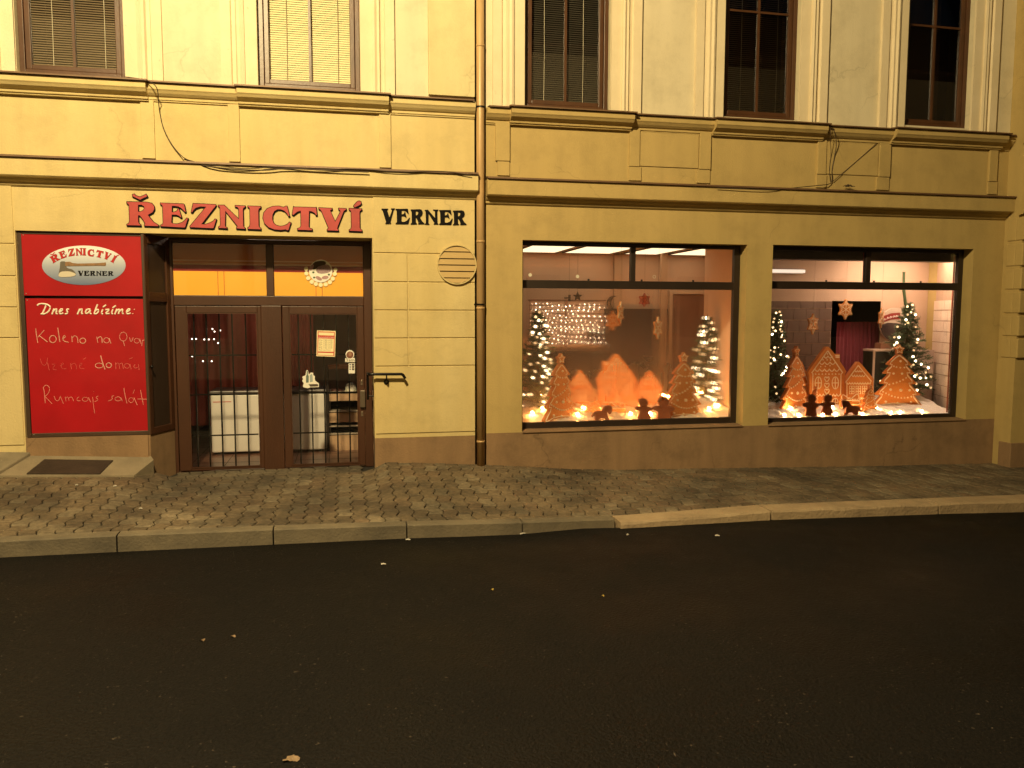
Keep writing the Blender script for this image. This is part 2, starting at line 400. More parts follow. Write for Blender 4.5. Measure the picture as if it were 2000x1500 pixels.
L_.new(n5.outputs['Fac'], bp_.inputs['Height']); L_.new(bp_.outputs[0], b_.inputs['Normal'])
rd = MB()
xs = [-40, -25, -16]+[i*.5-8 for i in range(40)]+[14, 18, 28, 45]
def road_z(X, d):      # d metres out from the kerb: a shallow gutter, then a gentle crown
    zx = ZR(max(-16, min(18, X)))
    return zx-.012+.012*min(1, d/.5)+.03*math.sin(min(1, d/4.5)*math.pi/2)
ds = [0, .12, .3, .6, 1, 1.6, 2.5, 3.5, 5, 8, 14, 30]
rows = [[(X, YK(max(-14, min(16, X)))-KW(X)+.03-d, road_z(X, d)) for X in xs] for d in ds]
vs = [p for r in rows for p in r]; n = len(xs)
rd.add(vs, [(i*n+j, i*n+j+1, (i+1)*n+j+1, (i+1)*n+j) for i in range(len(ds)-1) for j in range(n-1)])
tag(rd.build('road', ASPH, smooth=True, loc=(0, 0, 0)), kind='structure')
KERBC = mat('kerb_concrete', (.155, .125, .08), .85, col2=(.06, .05, .035), vscale=3.0, bump=.5, bscale=50, spots=.3)
KERBG = mat('kerb_granite', (.35, .26, .155), .8, col2=(.22, .16, .095), vscale=5, bump=.9, bscale=38, spots=.35)
kc = MB(); kg = MB()
jx = []
for px, py, in [(235, 1040), (534, 1030), (795, 1020), (1025, 1015)]: jx.append(PX(px, py, YK(0)-.13))
jg = []
for px, py in [(1511, 1000), (1857, 988)]: jg.append(PX(px, py, -2.2))
def kerb(mb, x0, x1, w, gap=.006, rough=.0):
    st = 10; pr = []
    for i in range(st+1):
        X = lerp(x0+gap, x1-gap, i/st); y = YK(X); z = ZK(X)+.004; zb = ZR(X)-.15
        j = (lambda a: random.uniform(-a, a)) if rough else (lambda a: 0)
        e = .012 if not rough else .022
        pr.append([(X, y, zb), (X, y, z-.006), (X, y-.01, z), (X, y-w*.5, z+j(rough*.3)), (X, y-w+e+j(rough), z-.002), (X, y-w+.003+j(rough), z-e+j(rough)), (X, y-w-.006+j(rough), zb)])
    k = len(pr[0]); vs = [p for r in pr for p in r]
    fs = [(i*k+a, i*k+(a+1) % k, (i+1)*k+(a+1) % k, (i+1)*k+a) for i in range(st) for a in range(k)]
    fs += [tuple(range(k))[::-1], tuple(st*k+a for a in range(k))]
    mb.add(vs, fs)
e = [-9.2, -7.6, -6.0, -4.4, -2.9-.25]+jx+[XG]
for a, b in zip(e, e[1:]): kerb(kc, a, b, .13)
e = [XG]+jg+[8.9, 11.2, 13.5, 16]
for a, b in zip(e, e[1:]): kerb(kg, a, b, .26, .012, .007)
tag(kc.build('kerb', KERBC, loc=(0, 0, 0)), kind='structure')
tag(kg.build('kerb', KERBG, loc=(0, 0, 0)), kind='structure')

# pavement: wavy interlocking stones, each one modelled, over a dark bedding sheet
pv = MB(); bed = (.022, .019, .014)
xs = [-10+.25*i for i in range(97)]; ys = [0, .2, .4, .6, .8, .93, 1.0]
vs = []
for t in ys:
    for X in xs: vs.append((X, YK(X)*t, ZP(X, YK(X)*t)-.022))
n = len(xs)
pv.add(vs, [(i*n+j, i*n+j+1, (i+1)*n+j+1, (i+1)*n+j) for i in range(len(ys)-1) for j in range(n-1)], 0, bed)
pv.add([(-2.4, -.02, -.02), (.4, -.02, -.02), (.4, .75, -.025), (-2.4, .75, -.025)], [(0, 1, 2, 3)], 0, bed)
CW, CL = .135, .235
def wave(t): return .016*math.sin(2*math.pi*t)
rng = random.Random(3)
def stone(cx, y0, y1, shade):
    g_ = .0042; nseg = 8; out = []
    L = y1-y0
    for i in range(nseg+1): t = i/nseg; yy = y0+g_+(L-2*g_)*t; out.append((cx-CW/2+g_+wave(yy/CL), yy))
    for i in range(nseg, -1, -1): t = i/nseg; yy = y0+g_+(L-2*g_)*t; out.append((cx+CW/2-g_+wave(yy/CL), yy))
    tz = rng.uniform(-.003, .003); tx = rng.uniform(-.016, .016); ty = rng.uniform(-.012, .012)
    c = (cx, (y0+y1)/2); z = lambda p, d: (lambda yy: (ZP(p[0], yy) if yy <= 0 else 0.0))(p[1])+tz+(p[0]-c[0])*tx+(p[1]-c[1])*ty-d
    inn = [(p[0]+(.006 if q <= nseg else -.006), p[1]+(.007 if q in (0, 2*nseg+1) else (-.007 if q in (nseg, nseg+1) else 0))) for q, p in enumerate(out)]
    k = len(out)
    vs = [(p[0], p[1], z(p, 0)) for p in inn]+[(p[0], p[1], z(p, .006)) for p in out]+[(p[0], p[1], z(p, .03)) for p in out]
    m = nseg+1
    fs = [(i, i+1, k-2-i, k-1-i) for i in range(nseg)]
    for i in range(k): j = (i+1) % k; fs += [(i, k+i, k+j, j), (k+i, 2*k+i, 2*k+j, k+j)]
    pv.add(vs, fs, 0, shade)
ci = 0; X = -6.5
while X < 13.5:
    yk = YK(X)+.012; Y = -.004-(CL*.5 if ci % 2 else 0); top = -.004
    while top > yk+.05:
        bot = max(yk, Y-CL if top != Y else Y-CL)
        if top == -.004 and ci % 2: bot = top-CL*.5
        bot = max(bot, yk)
        if bot-yk < .06: bot = yk
        k = rng.random(); s = rng.uniform(.82, 1.15)
        c = (.140*s, .106*s, .066*s) if k < .6 else ((.175*s, .143*s, .096*s) if k < .86 else (.14*s, .10*s, .062*s))
        stone(X, bot, top, c); top = bot; Y = bot
    if -1.85 < X < .24:       # the stones run on into the doorway
        stone(X, -.002, .20, (.15, .12, .08)); stone(X, .20, .43, (.14, .115, .078))
    X += CW; ci += 1
tag(pv.build('pavement', attrmat('paving_stone', .82, .45, 70), loc=(0, 0, 0), recalc=False), kind='structure')

# ---------------------------------------------------------------- buildings
def wall_holes(mb, xs, zs, holes, y0, y1, mfun, extra_x=(), extra_z=(), mrev=None):
    X = sorted(set([xs[0], xs[1]]+[h[0] for h in holes]+[h[1] for h in holes]+list(extra_x)))
    Z = sorted(set([zs[0], zs[1]]+[h[2] for h in holes]+[h[3] for h in holes]+list(extra_z)))
    X = [x for x in X if xs[0] <= x <= xs[1]]; Z = [z for z in Z if zs[0] <= z <= zs[1]]
    inh = lambda x, z: any(h[0] < x < h[1] and h[2] < z < h[3] for h in holes)
    cell = [[inh((a+b)/2, (c+d)/2) for c, d in zip(Z, Z[1:])] for a, b in zip(X, X[1:])]
    for i in range(len(X)-1):
        for j in range(len(Z)-1):
            a, b, c, d = X[i], X[i+1], Z[j], Z[j+1]; mi = mfun((a+b)/2, (c+d)/2)
            if not cell[i][j]:
                mb.quad((a, y0, c), (b, y0, c), (b, y0, d), (a, y0, d), mi)
            else:
                mr = (lambda x, z: mfun(x, z)) if mrev is None else (lambda x, z: mrev)
                if i > 0 and not cell[i-1][j]: mb.quad((a, y0, c), (a, y0, d), (a, y1, d), (a, y1, c), mr(a-.05, (c+d)/2))
                if i < len(X)-2 and not cell[i+1][j]: mb.quad((b, y0, c), (b, y1, c), (b, y1, d), (b, y0, d), mr(b+.05, (c+d)/2))
                if j > 0 and not cell[i][j-1]: mb.quad((a, y0, c), (a, y1, c), (b, y1, c), (b, y0, c), mr((a+b)/2, c-.05))
                if j < len(Z)-2 and not cell[i][j+1]: mb.quad((a, y0, d), (b, y0, d), (b, y1, d), (a, y1, d), mr((a+b)/2, d+.05))
def shell(mb, x0, x1, z1, mi):
    """sides, back and roof so the house is a closed block"""
    mb.quad((x0, 0, -.9), (x0, 9, -.9), (x0, 9, z1), (x0, 0, z1), mi); mb.quad((x1, 0, -.9), (x1, 0, z1), (x1, 9, z1), (x1, 9, -.9), mi)
    mb.quad((x0, 9, -.9), (x1, 9, -.9), (x1, 9, z1), (x0, 9, z1), mi); mb.quad((x0, 0, z1), (x0, 9, z1), (x1, 9, z1), (x1, 0, z1), mi)
ZT = 7.6
def winrect(l, r, yb0, yb1):
    """upper window opening: left edge (top,bottom), right edge (top,bottom) px on the wall face"""
    xl = (PX(l[0], 5)+PX(l[1], yb0))/2; xr = (PX(r[0], 5)+PX(r[1], yb1))/2
    zb = (PZ(l[1], yb0)+PZ(r[1], yb1))/2
    return (xl, xr, zb, 6.25)
WA = winrect((26, 34), (242, 243), 139, 152); WB = winrect((501, 506), (703, 703), 168, 179)
WC = winrect((1024, 1025), (1194, 1190), 207, 217); WD = winrect((1416, 1411), (1565, 1558), 228, 235); WE = winrect((1774, 1764), (1905, 1892), 243, 252)
XL1 = PX(927, 500); XR0 = PX(949, 500); XR1 = 8.45
NX0, NX1, NZ = -3.224, .322, 2.606
butcher = thing('corner_house', (-2.7, 0, 0), 'yellow house with butcher shop door, red menu boards and red lettering over the doorway', 'house')
lw = MB()
wall_holes(lw, (-7.5, XL1), (-.9, ZT), [(NX0, -2.05, .489, NZ), (-2.05, NX1, -.9, NZ), WA, WB], 0, .42,
           lambda x, z: 2 if z < .385 and (x > .2 or -3.3 < x < -2) else (2 if z < .489 and -3.224 < x < -2.05 else (1 if z < 4.12 else 0)), extra_z=(.385, 4.12), extra_x=(-3.224,))
shell(lw, -7.5, XL1, ZT, 1)
lw.build('wall', [CREAM, YELL, PLINTH], butcher)
right = thing('decorated_house', (5, 0, 0), 'ochre house with two lit Christmas shop windows and dark upper windows', 'house')
W1 = (2.012, 4.807, .41, 2.620); W2 = (5.149, 8.0, .405, 2.627)
rw = MB()
wall_holes(rw, (XR0, XR1), (-.9, ZT), [W1, W2, WC, WD, WE], 0, .30,
           lambda x, z: 2 if z < .404 else (1 if z < 4.07 else 0), extra_z=(.404, 4.07))
shell(rw, XR0, XR1, ZT, 1)
rw.build('wall', [CREAM, OCHRE, PLINTH], right)
# joint between the two houses
jb = MB(); jb.box(XL1-.01, XR0+.01, .10, .16, -.9, ZT); jb.build('party_joint', mat('joint_shadow_gap', (.05, .035, .02), .95, var=.3), butcher)

# string courses -------------------------------------------------------------
def course_low(x0, x1, z, nm, parent, mt):
    f = MB()
    f.exx([(0.0, z+.016), (-.165, z-.008), (-.17, z-.028), (-.148, z-.028), (0.0, z-.004)], x0, x1); f.build('flashing', FLASH, parent)
    c = MB()
    c.exx([(.02, z-.033), (-.142, z-.031), (-.142, z-.197), (-.128, z-.209), (-.075, z-.212), (-.060, z-.235), (-.040, z-.252), (-.028, z-.256), (-.028, z-.278), (-.012, z-.290), (.02, z-.290)], x0, x1)
    c.build('cornice', mt, parent)
course_low(-7.5, XL1+.02, 3.335, 'l', butcher, YELL)
course_low(XR0-.005, XR1-.002, 3.298, 'r', right, OCHRE)
def course_sill(segs, z, parent, mt):
    f = MB(); c = MB()
    for (x0, x1, fw) in segs:
        d = .06 if fw else 0.0
        z_ = z+random.uniform(-.004, .004)
        f.exx([(0.0, z_+.010), (-.135-d, z_-.010), (-.138-d, z_-.026), (-.125-d, z_-.024), (0.0, z_-.006)], x0-(.02 if fw else -.02), x1+(.02 if fw else -.02))
        c.exx([(.02, z_-.028), (-.105-d, z_-.028), (-.105-d, z_-.085), (-.092-d, z_-.098), (-.075-d, z_-.120), (-.050-d*.8, z_-.140), (-.030-d*.7, z_-.150), (-.030-d*.6, z_-.172), (-.018-d*.5, z_-.176), (-.016-d*.5, z_-.188), (.02, z_-.192)], x0, x1)
    f.build('sill_flashing', FLASH, parent); c.build('sill_cornice', mt, parent)
X_ = lambda px: PX(px, 200)
course_sill([(-7.5, -5.6, 0), (-5.6, -4.4, 0), (-4.4, X_(292), 1), (X_(292), X_(466), 0), (X_(466), X_(758), 1), (X_(758), XL1+.0, 0)], 4.128, butcher, YELL)
course_sill([(XR0, X_(994), 0), (X_(994), X_(1231), 1), (X_(1231), X_(1390), 0), (X_(1390), X_(1605), 1), (X_(1605), X_(1738), 0), (X_(1738), X_(1955), 1), (X_(1955), XR1-.003, 0)], 4.074, right, OCHRE)
# upper window surrounds and flat pilaster strips ---------------------------------
PR = [(0, .0), (0, -.030), (.125, -.030), (.125, -.052), (.150, -.062), (.175, -.045), (.20, -.050), (.215, -.022), (.250, -.015), (.262, -.040), (.362, -.040), (.362, 0)]
sl = MB(); sr = MB()
def surround(mb, w, zb):
    mb.exz([(w[1]+.004+x, y) for x, y in PR], zb, 6.3); mb.exz([(w[0]-.004-x, y) for x, y in reversed(PR)], zb, 6.3)
for w in (WA, WB): surround(sl, w, 4.136)
for w in (WC, WD, WE): surround(sr, w, 4.082)
sl.build('window_surround', mat('cream_trim', (.70, .60, .42), .85, col2=(.62, .52, .34), vscale=3, bump=.3, spots=.35), butcher)
sr.build('window_surround', mat('cream_trim_right', (.70, .60, .42), .85, col2=(.62, .52, .34), vscale=3, bump=.3, spots=.2), right)
ps = MB()
def strip(mb, pxa, pxb, za, zb, p=.028):
    x0, x1 = PX(pxa, 240), PX(pxb, 240); mb.box(x0, x1, -p, .01, za, zb)
for a, b in ((276, 302), (446, 468), (740, 763)): ps = MB(); strip(ps, a, b, 3.365, 3.957, .022); ps.build('parapet_strip', YELL, butcher, bevel=.004)
ps = MB()
for a, b in ((967, 995), (1229, 1249), (1366, 1388), (1597, 1614), (1718, 1740), (1934, 1950)): ps = MB(); strip(ps, a, b, 3.49, 3.906, .030); ps.build('parapet_strip', OCHRE, right, bevel=.004)
for a, b in ((971, 995), (1229, 1253), (1362, 1388), (1597, 1617), (1715, 1740), (1934, 1953)): ps = MB(); strip(ps, a, b, 3.33, 3.488, .018); ps.build('strip_foot', OCHRE, right, bevel=.003)
for a, b in ((1250, 1365), (1615, 1717)):
    x0, x1 = PX(a, 240), PX(b, 240); ps = MB(); ps.box(x0, x1, -.014, .01, 3.50, 3.906); ps.build('parapet_panel', OCHRE, right, bevel=.003)
pil = MB(); pil.box(PX(836, 100), XL1-.0, -.05, .01, 4.16, ZT); pil.build('pilaster', mat('pale_yellow_plaster', (.62, .535, .30), .85, wear=.4, col2=(.57, .48, .25), vscale=1.0, bump=.3, bscale=60), butcher, bevel=.008)
# smooth stone-look blocks scored into the wall beside the door and at far left
bl = MB()
rowz = [PZ(797, y) for y in (847, 715, 660.5, 606, 551, 495)]
xa, xv, xb = NX1+.012, PX(797, 600), XL1
gv = .007
for z0, z1 in zip(rowz, rowz[1:]):
    if z0 == rowz[0]: continue
    bl.box(xa, xv-gv, -.011, .01, z0+gv, z1-gv); bl.box(xv+gv, xb, -.011, .01, z0+gv, z1-gv)
bl.build('scored_plaster', YELL, butcher, bevel=.003); bl = MB()
bl.box(xa, xb, -.011, .01, rowz[0]+.01, rowz[1]-gv); bl.build('wall_field', YELL, butcher, bevel=.003); bl = MB()
bl.box(xa, xb, -.011, .01, rowz[5]+gv, 3.062); bl.build('wall_field', YELL, butcher, bevel=.003); bl = MB()
lx = [PZ(10, y) for y in (660, 600, 539, 476)]
for z0, z1 in zip([.42]+lx, lx+[3.062]):
    bl.box(-7.4, NX0-.012, -.011, .01, z0+gv, z1-gv)
bl.build('scored_plaster', YELL, butcher, bevel=.003)

# upper windows ------------------------------------------------------------------
def upper_window(parent, w, bars_h, slats, slatmat, cordmat, tilt, cords):
    x0, x1, z0, z1 = w; yf = .07
    f = MB(); t = .052
    f.box(x0+.002, x0+t, yf, yf+.08, z0+.002, z1); f.box(x1-t, x1-.002, yf, yf+.08, z0+.002, z1)
    f.box(x0+t, x1-t, yf, yf+.08, z0+.002, z0+t); f.box(x0+t, x1-t, yf, yf+.08, z1-t, z1)
    a, b = x0+t+.003, x1-t-.003; q = .05
    for aa, bb in ((a, a+q), (b-q, b)): f.box(aa, bb, yf+.018, yf+.07, z0+t+.003, z1-t-.003)
    f.box(a+q, b-q, yf+.018, yf+.07, z0+t+.003, z0+t+q); f.box(a+q, b-q, yf+.018, yf+.07, z1-t-q, z1-t-.003)
    fo = f.build('window_frame', WOODU, parent, bevel=.005)
    m = MB(); xm = (x0+x1)/2
    m.box(xm-.013, xm+.013, yf+.024, yf+.06, z0+t+q, z1-t-q)
    for zz in bars_h:
        m.box(a+q, xm-.013, yf+.026, yf+.058, zz-.012, zz+.012); m.box(xm+.013, b-q, yf+.026, yf+.058, zz-.012, zz+.012)
    m.build('glazing_bar', WOODU, fo)
    g = MB(); g.box(a+q, b-q, yf+.044, yf+.048, z0+t+q, z1-t-q); g.build('pane', GLASSU, fo)
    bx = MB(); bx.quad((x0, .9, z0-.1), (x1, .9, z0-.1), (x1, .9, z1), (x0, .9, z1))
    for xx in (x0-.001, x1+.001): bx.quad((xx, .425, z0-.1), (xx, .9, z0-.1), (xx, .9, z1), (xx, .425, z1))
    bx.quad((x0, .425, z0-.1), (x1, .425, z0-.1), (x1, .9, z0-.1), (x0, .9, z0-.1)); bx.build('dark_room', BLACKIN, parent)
    if slats:
        s = MB(); zz = z0+t+.03; c = .012; y = yf+.10
        while zz < z1-t:
            s.add([(x0+t+.01, y-c*math.cos(tilt), zz-c*math.sin(tilt)), (x1-t-.01, y-c*math.cos(tilt), zz-c*math.sin(tilt)), (x1-t-.01, y+c*math.cos(tilt), zz+c*math.sin(tilt)), (x0+t+.01, y+c*math.cos(tilt), zz+c*math.sin(tilt))], [(0, 1, 2, 3)])
            zz += .0235
        so = s.build('window_blind', slatmat, fo)
    c_ = MB()
    for fx in cords:
        xx = lerp(x0, x1, fx); c_.tube([(xx, yf+.082, z0+.11), (xx+.004, yf+.082, z0+.6), (xx, yf+.082, z1-.1)], .0035, 5)
    if cords: c_.build('blind_cord', cordmat, fo)
CORD = mat('pale_cord', (.6, .55, .42), .7)
upper_window(butcher, WA, [], 1, mat('taupe_slats', (.20, .155, .095), .5, var=.15), CORD, R(48), (.29, .78))
upper_window(butcher, WB, [], 1, mat('cream_slats', (.86, .78, .46), .45, var=.1), mat('thin_cord', (.3, .25, .15), .7), R(66), (.27, .78))
upper_window(right, WC, [], 1, mat('black_slats', (.07, .062, .045), .45, var=.3), CORD, R(45), (.26, .72))
upper_window(right, WD, [PZ(1480, 24, .1)], 1, mat('charcoal_slats', (.17, .13, .10), .5, var=.3), CORD, R(45), (.30, .78))
upper_window(right, WE, [PZ(1825, 52, .1)], 0, None, mat('brown_cord', (.12, .08, .05), .7), 0, ())
# a thin gap in the dark curtain of the last window
cu = MB(); x0, x1, z0, z1 = WE
cu.box(x0+.1, x1-.21, .33, .34, z0, z1); cu.build('dark_curtain', mat('dark_curtain_cloth', (.05, .037, .027), .9, var=.3), right)

# neighbouring house at the right edge --------------------------------------------
nb = thing('neighbour_house', (9.5, -.28, -.2), 'edge of the next house with stacked rusticated blocks, at the right edge of the photo', 'house')
n = MB(); n.box(8.452, 14.5, -.28, 9, -.9, ZT); 
n.build('wall', OCHRE, nb)
q = MB()
zz = [PZ(1986, y, -.3) for y in (702, 659, 614, 567, 521, 471, 420)]
for a, b in zip(zz, zz[1:]): q.box(8.438, 9.25, -.318, -.20, a+.018, b-.018); q.box(8.438, 8.46, -.199, -.06, a+.018, b-.018)
q.build('rusticated_block', OCHRE, nb, bevel=.022)
p_ = MB(); p_.box(8.44, 14.5, -.30, -.10, -.9, .12); p_.build('plinth', PLINTH, nb, bevel=.01)
c = MB(); z = 3.33
c.exx([(-.25, z), (-.42, z-.01), (-.42, z-.20), (-.36, z-.23), (-.33, z-.28), (-.25, z-.29)], 8.40, 14.5); c.build('cornice', OCHRE, nb)
c = MB(); c.exx([(-.25, 4.10), (-.40, 4.09), (-.40, 4.02), (-.33, 3.95), (-.25, 3.93)], 8.41, 14.5); c.build('sill_cornice', OCHRE, nb)
c = MB(); c.box(8.83, 10.1, -.286, -.27, .35, 1.2); c.box(8.86, 10.1, -.29, -.284, .39, 1.16, 1); c.build('recessed_panel', [OCHRE, mat('panel_recess_shade', (.10, .06, .03), .9)], nb)  # dark inner face: shade of a recess put into the colour

# drainpipe -----------------------------------------------------------------------
dp = thing('drainpipe', (PX(938.5, 500, -.05), -.05, 0), 'copper brown drainpipe running down the joint between the two houses', 'drainpipe')
xp = PX(938.5, 500, -.05)
t = MB(); zb = ZP(xp, -.05)
t.tube([(xp, -.05, zb-.02), (xp, -.05, ZT)], .045, 18); t.build('pipe', PIPE, dp, smooth=True)
t = MB()
for py in (862, 602, 472, 90): z = PZ(938, py, -.05); t = MB(); t.tube([(xp, -.05, z-.012), (xp, -.05, z+.012)], .0485, 18); t.build('sleeve', PIPE, dp, smooth=True)
for py in (600, 215):
    t = MB(); z = PZ(938, py, -.05)+.03
    t.tube([(xp, -.05, z-.01), (xp, -.05, z+.01)], .050, 16); t.box(xp-.075, xp-.04, -.058, -.042, z-.01, z+.01); t.box(xp-.006, xp+.006, -.01, .11, z-.008, z+.008); t.build('pipe_bracket', IRON, dp)

# cables -------------------------------------------------------------------------
def cable(pts, r, label, Ys=None):
    m = MB(); m.tube([tuple(P(a, b, y)) for a, b, y in smoothpts(pts, 2)], r, 5)
    return tag(m.build('cable', CABLE), label, 'cable', 'loose cables on the facade')
cable([(243, 150, -.05), (275, 154, -.08), (296, 160, -.20), (308, 172, -.215), (309, 192, -.12), (311, 215, -.012), (318, 250, -.012), (335, 283, -.012), (355, 306, -.03), (372, 315, -.14), (420, 323, -.178), (480, 331, -.178), (540, 325, -.16), (620, 332, -.178), (700, 329, -.165), (780, 337, -.178), (860, 333, -.165), (920, 342, -.178)], .005, 'thin cable drooping from the left upper window down to the cornice over the butcher')
cable([(360, 311, -.05), (400, 325, -.18), (470, 332, -.18), (520, 333, -.18), (560, 328, -.18), (640, 333, -.18), (720, 336, -.18)], .007, 'thicker cable lying along the cornice edge above the red lettering')
cable([(1400, 366, -.178), (1500, 372, -.178), (1540, 368, -.15), (1600, 362, -.08), (1621, 360, -.03), (1626, 352, -.022), (1624, 335, -.022), (1630, 305, -.02), (1634, 285, -.06), (1632, 262, -.14), (1626, 250, -.14)], .005, 'dark cable climbing from cornice to sill between the two right upper windows')
cable([(1627, 354, -.024), (1660, 326, -.02), (1690, 300, -.02), (1713, 279, -.03)], .004, 'thin cable slanting up to the right under the last upper window')
cable([(1622, 355, -.025), (1619, 330, -.022), (1624, 300, -.022), (1621, 268, -.13), (1623, 248, -.15)], .0035, 'hair-thin wire hanging straight beside the climbing dark cable')
m = MB()
for k in range(9):
    a = k*.7; x, y, z = P(1655+6*math.sin(a*1.3), 366, -.07)
    m.tube([(x-.05+.012*k, -.06+.02*math.sin(a), z+.012), (x-.02+.01*k, -.07+.02*math.cos(a), z+.03+.008*math.sin(a*2)), (x+.03+.006*k, -.06, z+.012)], .004, 5)
tag(m.build('cable_tangle', CABLE), 'small tangle of wire lying on the right cornice', 'cable')
# ---------------------------------------------------------------- lettering shapes (drawn letter by letter)
GL = {
'R': [[(108,130),(262,134),(298,143),(316,165),(318,188),(305,212),(270,232),(288,256),(312,284),(350,308),(346,318),(240,314),(240,304),(244,296),(232,272),(215,248),(203,236),(196,238),(198,285),(204,297),(215,302),(215,313),(108,310),(108,300),(122,294),(128,280),(124,160),(118,150),(108,146)],
      [(196,157),(220,158),(236,168),(239,182),(229,197),(213,204),(197,206)]],
'E': [[(360,140),(532,147),(541,152),(553,208),(545,212),(535,200),(515,181),(495,170),(470,166),(450,166),(449,209),(470,207),(486,198),(493,182),(500,182),(522,250),(513,252),(500,240),(480,232),(449,231),(446,288),(460,296),(490,297),(525,285),(545,268),(558,252),(570,256),(548,325),(538,328),(362,318),(362,306),(376,300),(380,290),(376,170),(372,158),(360,153)]],
'Z': [[(605,143),(776,152),(780,160),(672,300),(700,300),(735,288),(758,275),(770,260),(782,264),(762,330),(752,333),(582,325),(580,316),(700,172),(660,170),(628,180),(612,195),(600,214),(590,210)]],
'N': [[(793,156),(840,156),(948,258),(946,185),(938,175),(920,170),(920,158),(998,162),(998,172),(985,180),(982,190),(985,310),(990,325),(998,328),(998,338),(930,334),(930,324),(938,316),(850,205),(848,310),(852,320),(862,324),(862,334),(795,330),(795,320),(806,314),(810,300),(806,180),(802,170),(793,166)]],
'I': [[(1015,162),(1115,166),(1115,178),(1102,185),(1098,200),(1100,310),(1104,322),(1115,328),(1115,342),(1015,338),(1015,325),(1028,318),(1032,300),(1030,190),(1026,178),(1015,173)]],
'C': [[(1303,163),(1313,165),(1332,240),(1322,244),(1310,223),(1292,203),(1265,192),(1240,191),(1217,204),(1204,230),(1202,262),(1211,290),(1232,308),(1262,315),(1290,310),(1312,300),(1328,283),(1341,288),(1322,347),(1313,349),(1300,342),(1262,346),(1215,342),(1170,325),(1140,295),(1128,255),(1134,215),(1160,183),(1200,166),(1250,163),(1285,172)]],
'T': [[(1358,165),(1366,170),(1522,174),(1531,172),(1537,233),(1528,236),(1516,218),(1495,207),(1478,204),(1476,318),(1484,330),(1500,335),(1500,348),(1388,344),(1388,332),(1408,325),(1414,312),(1412,203),(1390,208),(1370,224),(1358,234),(1348,229)]],
'V': [[(1548,175),(1650,180),(1650,190),(1636,198),(1672,278),(1709,207),(1706,196),(1696,190),(1696,179),(1755,182),(1755,192),(1738,202),(1692,320),(1689,334),(1697,342),(1697,352),(1610,349),(1610,338),(1620,330),(1568,205),(1561,194),(1548,187)]],
'J': [[(1775,180),(1872,184),(1872,194),(1859,202),(1856,215),(1858,325),(1864,338),(1874,345),(1874,356),(1775,352),(1775,342),(1788,335),(1792,320),(1790,212),(1786,200),(1775,192)]],
}
CARON = [(150,76),(166,72),(180,86),(208,94),(238,82),(254,74),(266,92),(208,120),(150,92)]
ACUTE = [(1808,164),(1814,154),(1835,131),(1850,124),(1866,130),(1870,145),(1858,158),(1816,179)]
def tosign(l): return xzl([(220+a/3.846, 360+b/3.846) for a, b in l], 0.0)
RED = mat('red_letter_paint', (.36, .036, .034), .5, var=.2, vscale=5); BLK = mat('black_letter_paint', (.006, .005, .005), .85, spec=.15)
word = thing('shop_lettering', P(478, 452, 0), 'big red flared lettering with black edges reading ŘEZNICTVÍ above the doorway', 'sign lettering')
for k in 'REZNICTVJ':
    m = MB(); loops = [tosign(l) for l in GL[k]]
    extra = [tosign(CARON)] if k == 'R' else ([tosign(ACUTE)] if k == 'J' else [])
    for ls in [loops]+[[e] for e in extra]:
        ls2 = [offset(l, .003) if i == 0 else offset(l, -.002) for i, l in enumerate(ls)]
        m.prism(ls2, -.014, -.002, 1)
        sh = [[(x+.004, z-.010) for x, z in offset(l, .003 if i == 0 else -.002)] for i, l in enumerate(ls)]
        m.prism(sh, -.0095, -.0015, 1)
        m.prism([offset(l, -.0035 if i == 0 else .0035) for i, l in enumerate(ls)], -.018, -.0145, 0)
    m.build('letter', [RED, BLK], word)
NAMEBOX = [('V',745,771),('E',772.5,800.5),('R',802,829),('N',829.5,856),('E',857.5,884),('R',884.5,911)]
def glyphbox(k):
    l = GL[k][0]; sl = .047; xs = [p[0] for p in l]; zs = [p[1]-sl*p[0] for p in l]; return min(xs), max(xs), min(zs), max(zs)
def glyph_to(k, fn):
    a, b, c, d = glyphbox(k)
    return [[fn((p[0]-a)/(b-a), (p[1]-.047*p[0]-c)/(d-c)) for p in l] for l in GL[k]]
nm = thing('shop_lettering', P(827, 440, 0), 'smaller black lettering reading VERNER to the right of the red lettering', 'sign lettering')
for k, a, b in NAMEBOX:
    f = lambda u, v: xz(lerp(a, b, u), lerp(407.0+(a-745)*.028, 437.6+(a-745)*.017, v), -.011)
    m = MB(); m.prism(glyph_to(k, f), -.020, -.012, 0); m.build('letter', [BLK], nm)

# ---------------------------------------------------------------- red boards
YS = .035
REDB = mat('red_board_gloss', (.34, .007, .012), .30, var=.16, vscale=2, coat=.3)
FRW = mat('board_frame_brown', (.048, .027, .015), .5, var=.25, vscale=4, streak=True)
fr = thing('board_frame', (-2.6, .05, .489), 'dark brown frame around the two red boards left of the door', 'frame')
m = MB(); x0, x1, z0, z1 = NX0+.003, -2.052, .491, NZ-.004
xi0, xi1 = PX(51, 700, YS), PX(289, 640, YS)
m.box(x0, xi0+.012, .03, .12, z0, z1); m.box(xi1-.006, x1, .012, .12, z0, z1); m.box(xi0+.013, xi1-.007, .03, .12, z0, z0+.045); m.box(xi0+.013, xi1-.007, .03, .12, z1-.03, z1)
m.build('frame_rail', FRW, fr, bevel=.006)
m = MB(); m.box(x0, x1, .125, .16, z0, z1); m.build('backing', FRW, fr)
SCR = mat('screw_steel', (.5, .45, .4), .4, metal=.7)
